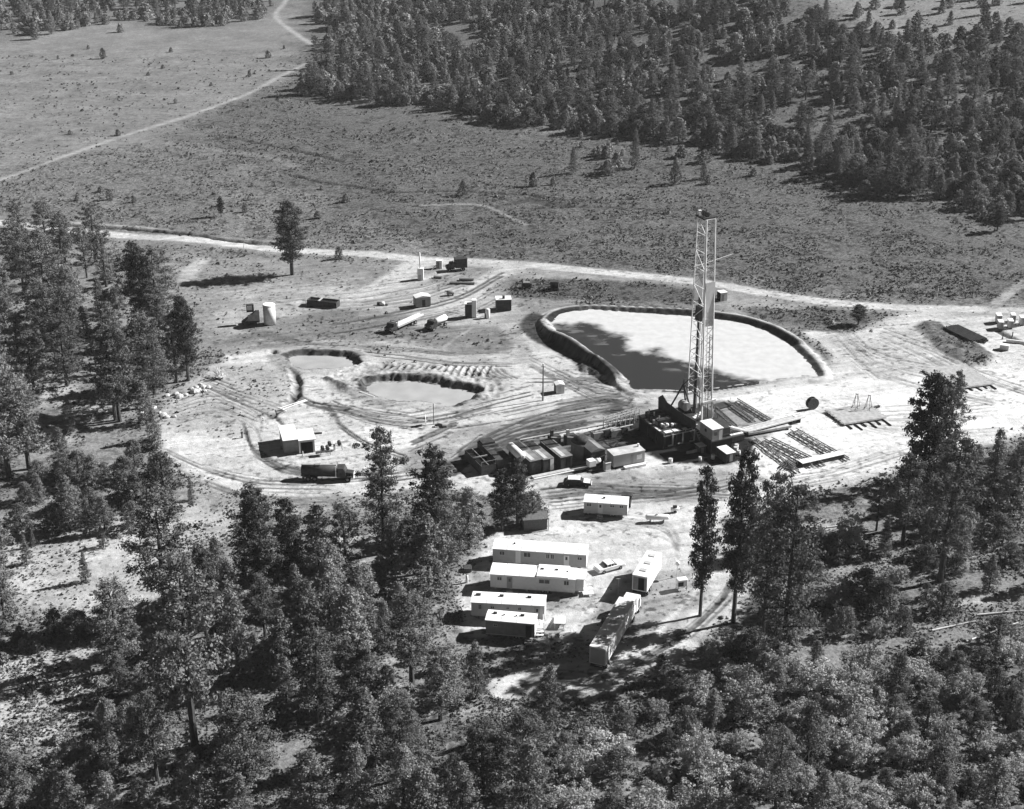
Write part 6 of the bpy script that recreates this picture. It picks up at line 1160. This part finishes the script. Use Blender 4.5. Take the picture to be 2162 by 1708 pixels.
# the rest of the far woods as one mass: same crowns, fewer leaves each
def mass(name, items, label, cat):
    Vs, cvs = [], []; r = np.random.default_rng(3)
    for t_ in items:
        P_ = PROTO[t_['kind']]; p = P_[rt.randrange(len(P_))]; C = p['C']; Rd = p['Rd']; k = 7; n_ = len(C) * k; s = t_['ht'] / p['H']; w_ = s * t_['sx']
        ci = np.repeat(np.arange(len(C)), k); g_ = r.normal(size=(n_, 3)); g_ /= np.linalg.norm(g_, axis=1)[:, None]; Pp = C[ci] + g_ * (Rd[ci] * .85)[:, None]
        nr = g_ + r.normal(size=(n_, 3)) * .5; t1 = np.cross(nr, r.normal(size=(n_, 3))); t1 /= np.linalg.norm(t1, axis=1)[:, None]; nr /= np.linalg.norm(nr, axis=1)[:, None]; t2 = np.cross(nr, t1); sz = .42
        V = np.stack([Pp - t1 * sz, Pp - t2 * sz * .7, Pp + t1 * sz, Pp + t2 * sz * .7], 1).reshape(-1, 3) * np.array([w_, w_, s]) + np.array([t_['X'], t_['Y'], t_['Z'] - .1]); Vs.append(V); cvs.append(r.uniform(.7, 1.35, len(C))[ci] * rt.uniform(.75, 1.3))
    V = np.concatenate(Vs); cv = np.concatenate(cvs); N = len(cv); me = bpy.data.meshes.new(name); me.vertices.add(len(V)); me.vertices.foreach_set('co', V.astype(np.float32).ravel()); me.loops.add(len(V)); me.loops.foreach_set('vertex_index', np.arange(len(V), dtype=np.int32)); me.polygons.add(N); me.polygons.foreach_set('loop_start', np.arange(0, 4 * N, 4, dtype=np.int32)); me.update()
    a = me.attributes.new('clump', 'FLOAT', 'FACE'); a.data.foreach_set('value', cv.astype(np.float32)); me.materials.append(M['young']); o = bpy.data.objects.new(name, me); col.objects.link(o); tag(o, label, cat); o['kind'] = 'stuff'; return o
if rest: mass('far_forest', rest, 'dense dark forest covering the far ridge and the far left tree line', 'forest')
print('trees built', len(BUILD), 'rest', len(rest), {k: sum(1 for t_ in ALL if t_['kind'] == k) for k in PROTO})
# ------------------------------------------------------------------ sagebrush: nobody could count it
def scrub(name, n, seed, label, cat, m, fmin, size, dens=None):
    r = np.random.default_rng(seed); D = 150 / np.sqrt(1 - r.uniform(0, 1, n) * (1 - (150 / 680.) ** 2)); s = r.uniform(-.375, .375, n)
    rI = np.clip(np.searchsorted(ys, D) - 1, 0, NY - 2); cI = np.clip(np.searchsorted(sc_, s) - 1, 0, NS - 2); v = VEG[rI * NS + cI]; X = s * (D + 55); Y = D
    pat = fbm(X / 7, Y / 7, 55, 3); keep = r.uniform(0, 1, n) < np.clip(v * fmin * (.62 + 2.0 * pat), 0, 1); X, Y = X[keep], Y[keep]; Z = GZ[(rI * NS + cI)[keep]]; n_ = len(X)
    R0 = size * (.62 + .38 * ss(180, 330, Y)) * r.lognormal(0, .35, n_) * (1 + .5 * ss(350, 700, Y)); Hh = R0 * r.uniform(.7, 1.25, n_); k = 4
    k = 6; N = n_ * k; ci = np.repeat(np.arange(n_), k); g_ = r.normal(size=(N, 3)); g_[:, 2] = np.abs(g_[:, 2]); g_ /= np.linalg.norm(g_, axis=1)[:, None]
    rr = R0[ci][:, None]; Pp = np.stack([X, Y, Z - .03], 1)[ci] + g_ * rr * np.array([.62, .62, .75]); nr = g_ + r.normal(size=(N, 3)) * .35; nr /= np.linalg.norm(nr, axis=1)[:, None]; t1 = np.cross(nr, r.normal(size=(N, 3))); t1 /= np.linalg.norm(t1, axis=1)[:, None]; t2 = np.cross(nr, t1); sz = rr * r.uniform(.5, .85, N)[:, None]
    V = np.stack([Pp - t1 * sz, Pp - t2 * sz * .7, Pp + t1 * sz, Pp + t2 * sz * .7], 1).reshape(-1, 3); me = bpy.data.meshes.new(name); me.vertices.add(len(V)); me.vertices.foreach_set('co', V.astype(np.float32).ravel()); me.loops.add(len(V)); me.loops.foreach_set('vertex_index', np.arange(len(V), dtype=np.int32)); me.polygons.add(N); me.polygons.foreach_set('loop_start', np.arange(0, 4 * N, 4, dtype=np.int32)); me.update(); f = range(k)
    a = me.attributes.new('clump', 'FLOAT', 'FACE'); a.data.foreach_set('value', np.repeat(r.uniform(.55, 1.4, n_), len(f)).astype(np.float32)); me.materials.append(m); o = bpy.data.objects.new(name, me); col.objects.link(o); tag(o, label, cat); o['kind'] = 'stuff'; print(name, n_)
scrub('sagebrush', 580000, 21, 'low grey sagebrush covering the meadow and the ground between the trees', 'sagebrush', M['sage'], .85, .27)

# the air
hz = MB().box(-3900, 3900, -60, 3010, -8, 150).build('haze', M['black']); hz['kind'] = 'stuff'; hm = bpy.data.materials.new('haze'); hm.use_nodes = True; hm.node_tree.nodes.clear()
pv = hm.node_tree.nodes.new('ShaderNodeVolumePrincipled'); pv.inputs['Color'].default_value = (.9, .9, .9, 1); pv.inputs['Density'].default_value = .00006; ho = hm.node_tree.nodes.new('ShaderNodeOutputMaterial'); hm.node_tree.links.new(pv.outputs[0], ho.inputs['Volume']); hz.data.materials.clear(); hz.data.materials.append(hm)
hz['label'] = 'thin haze lying over the whole valley'; hz['category'] = 'haze'
print('terrain low', float(GZ.min()), 'high', float(GZ.max()))
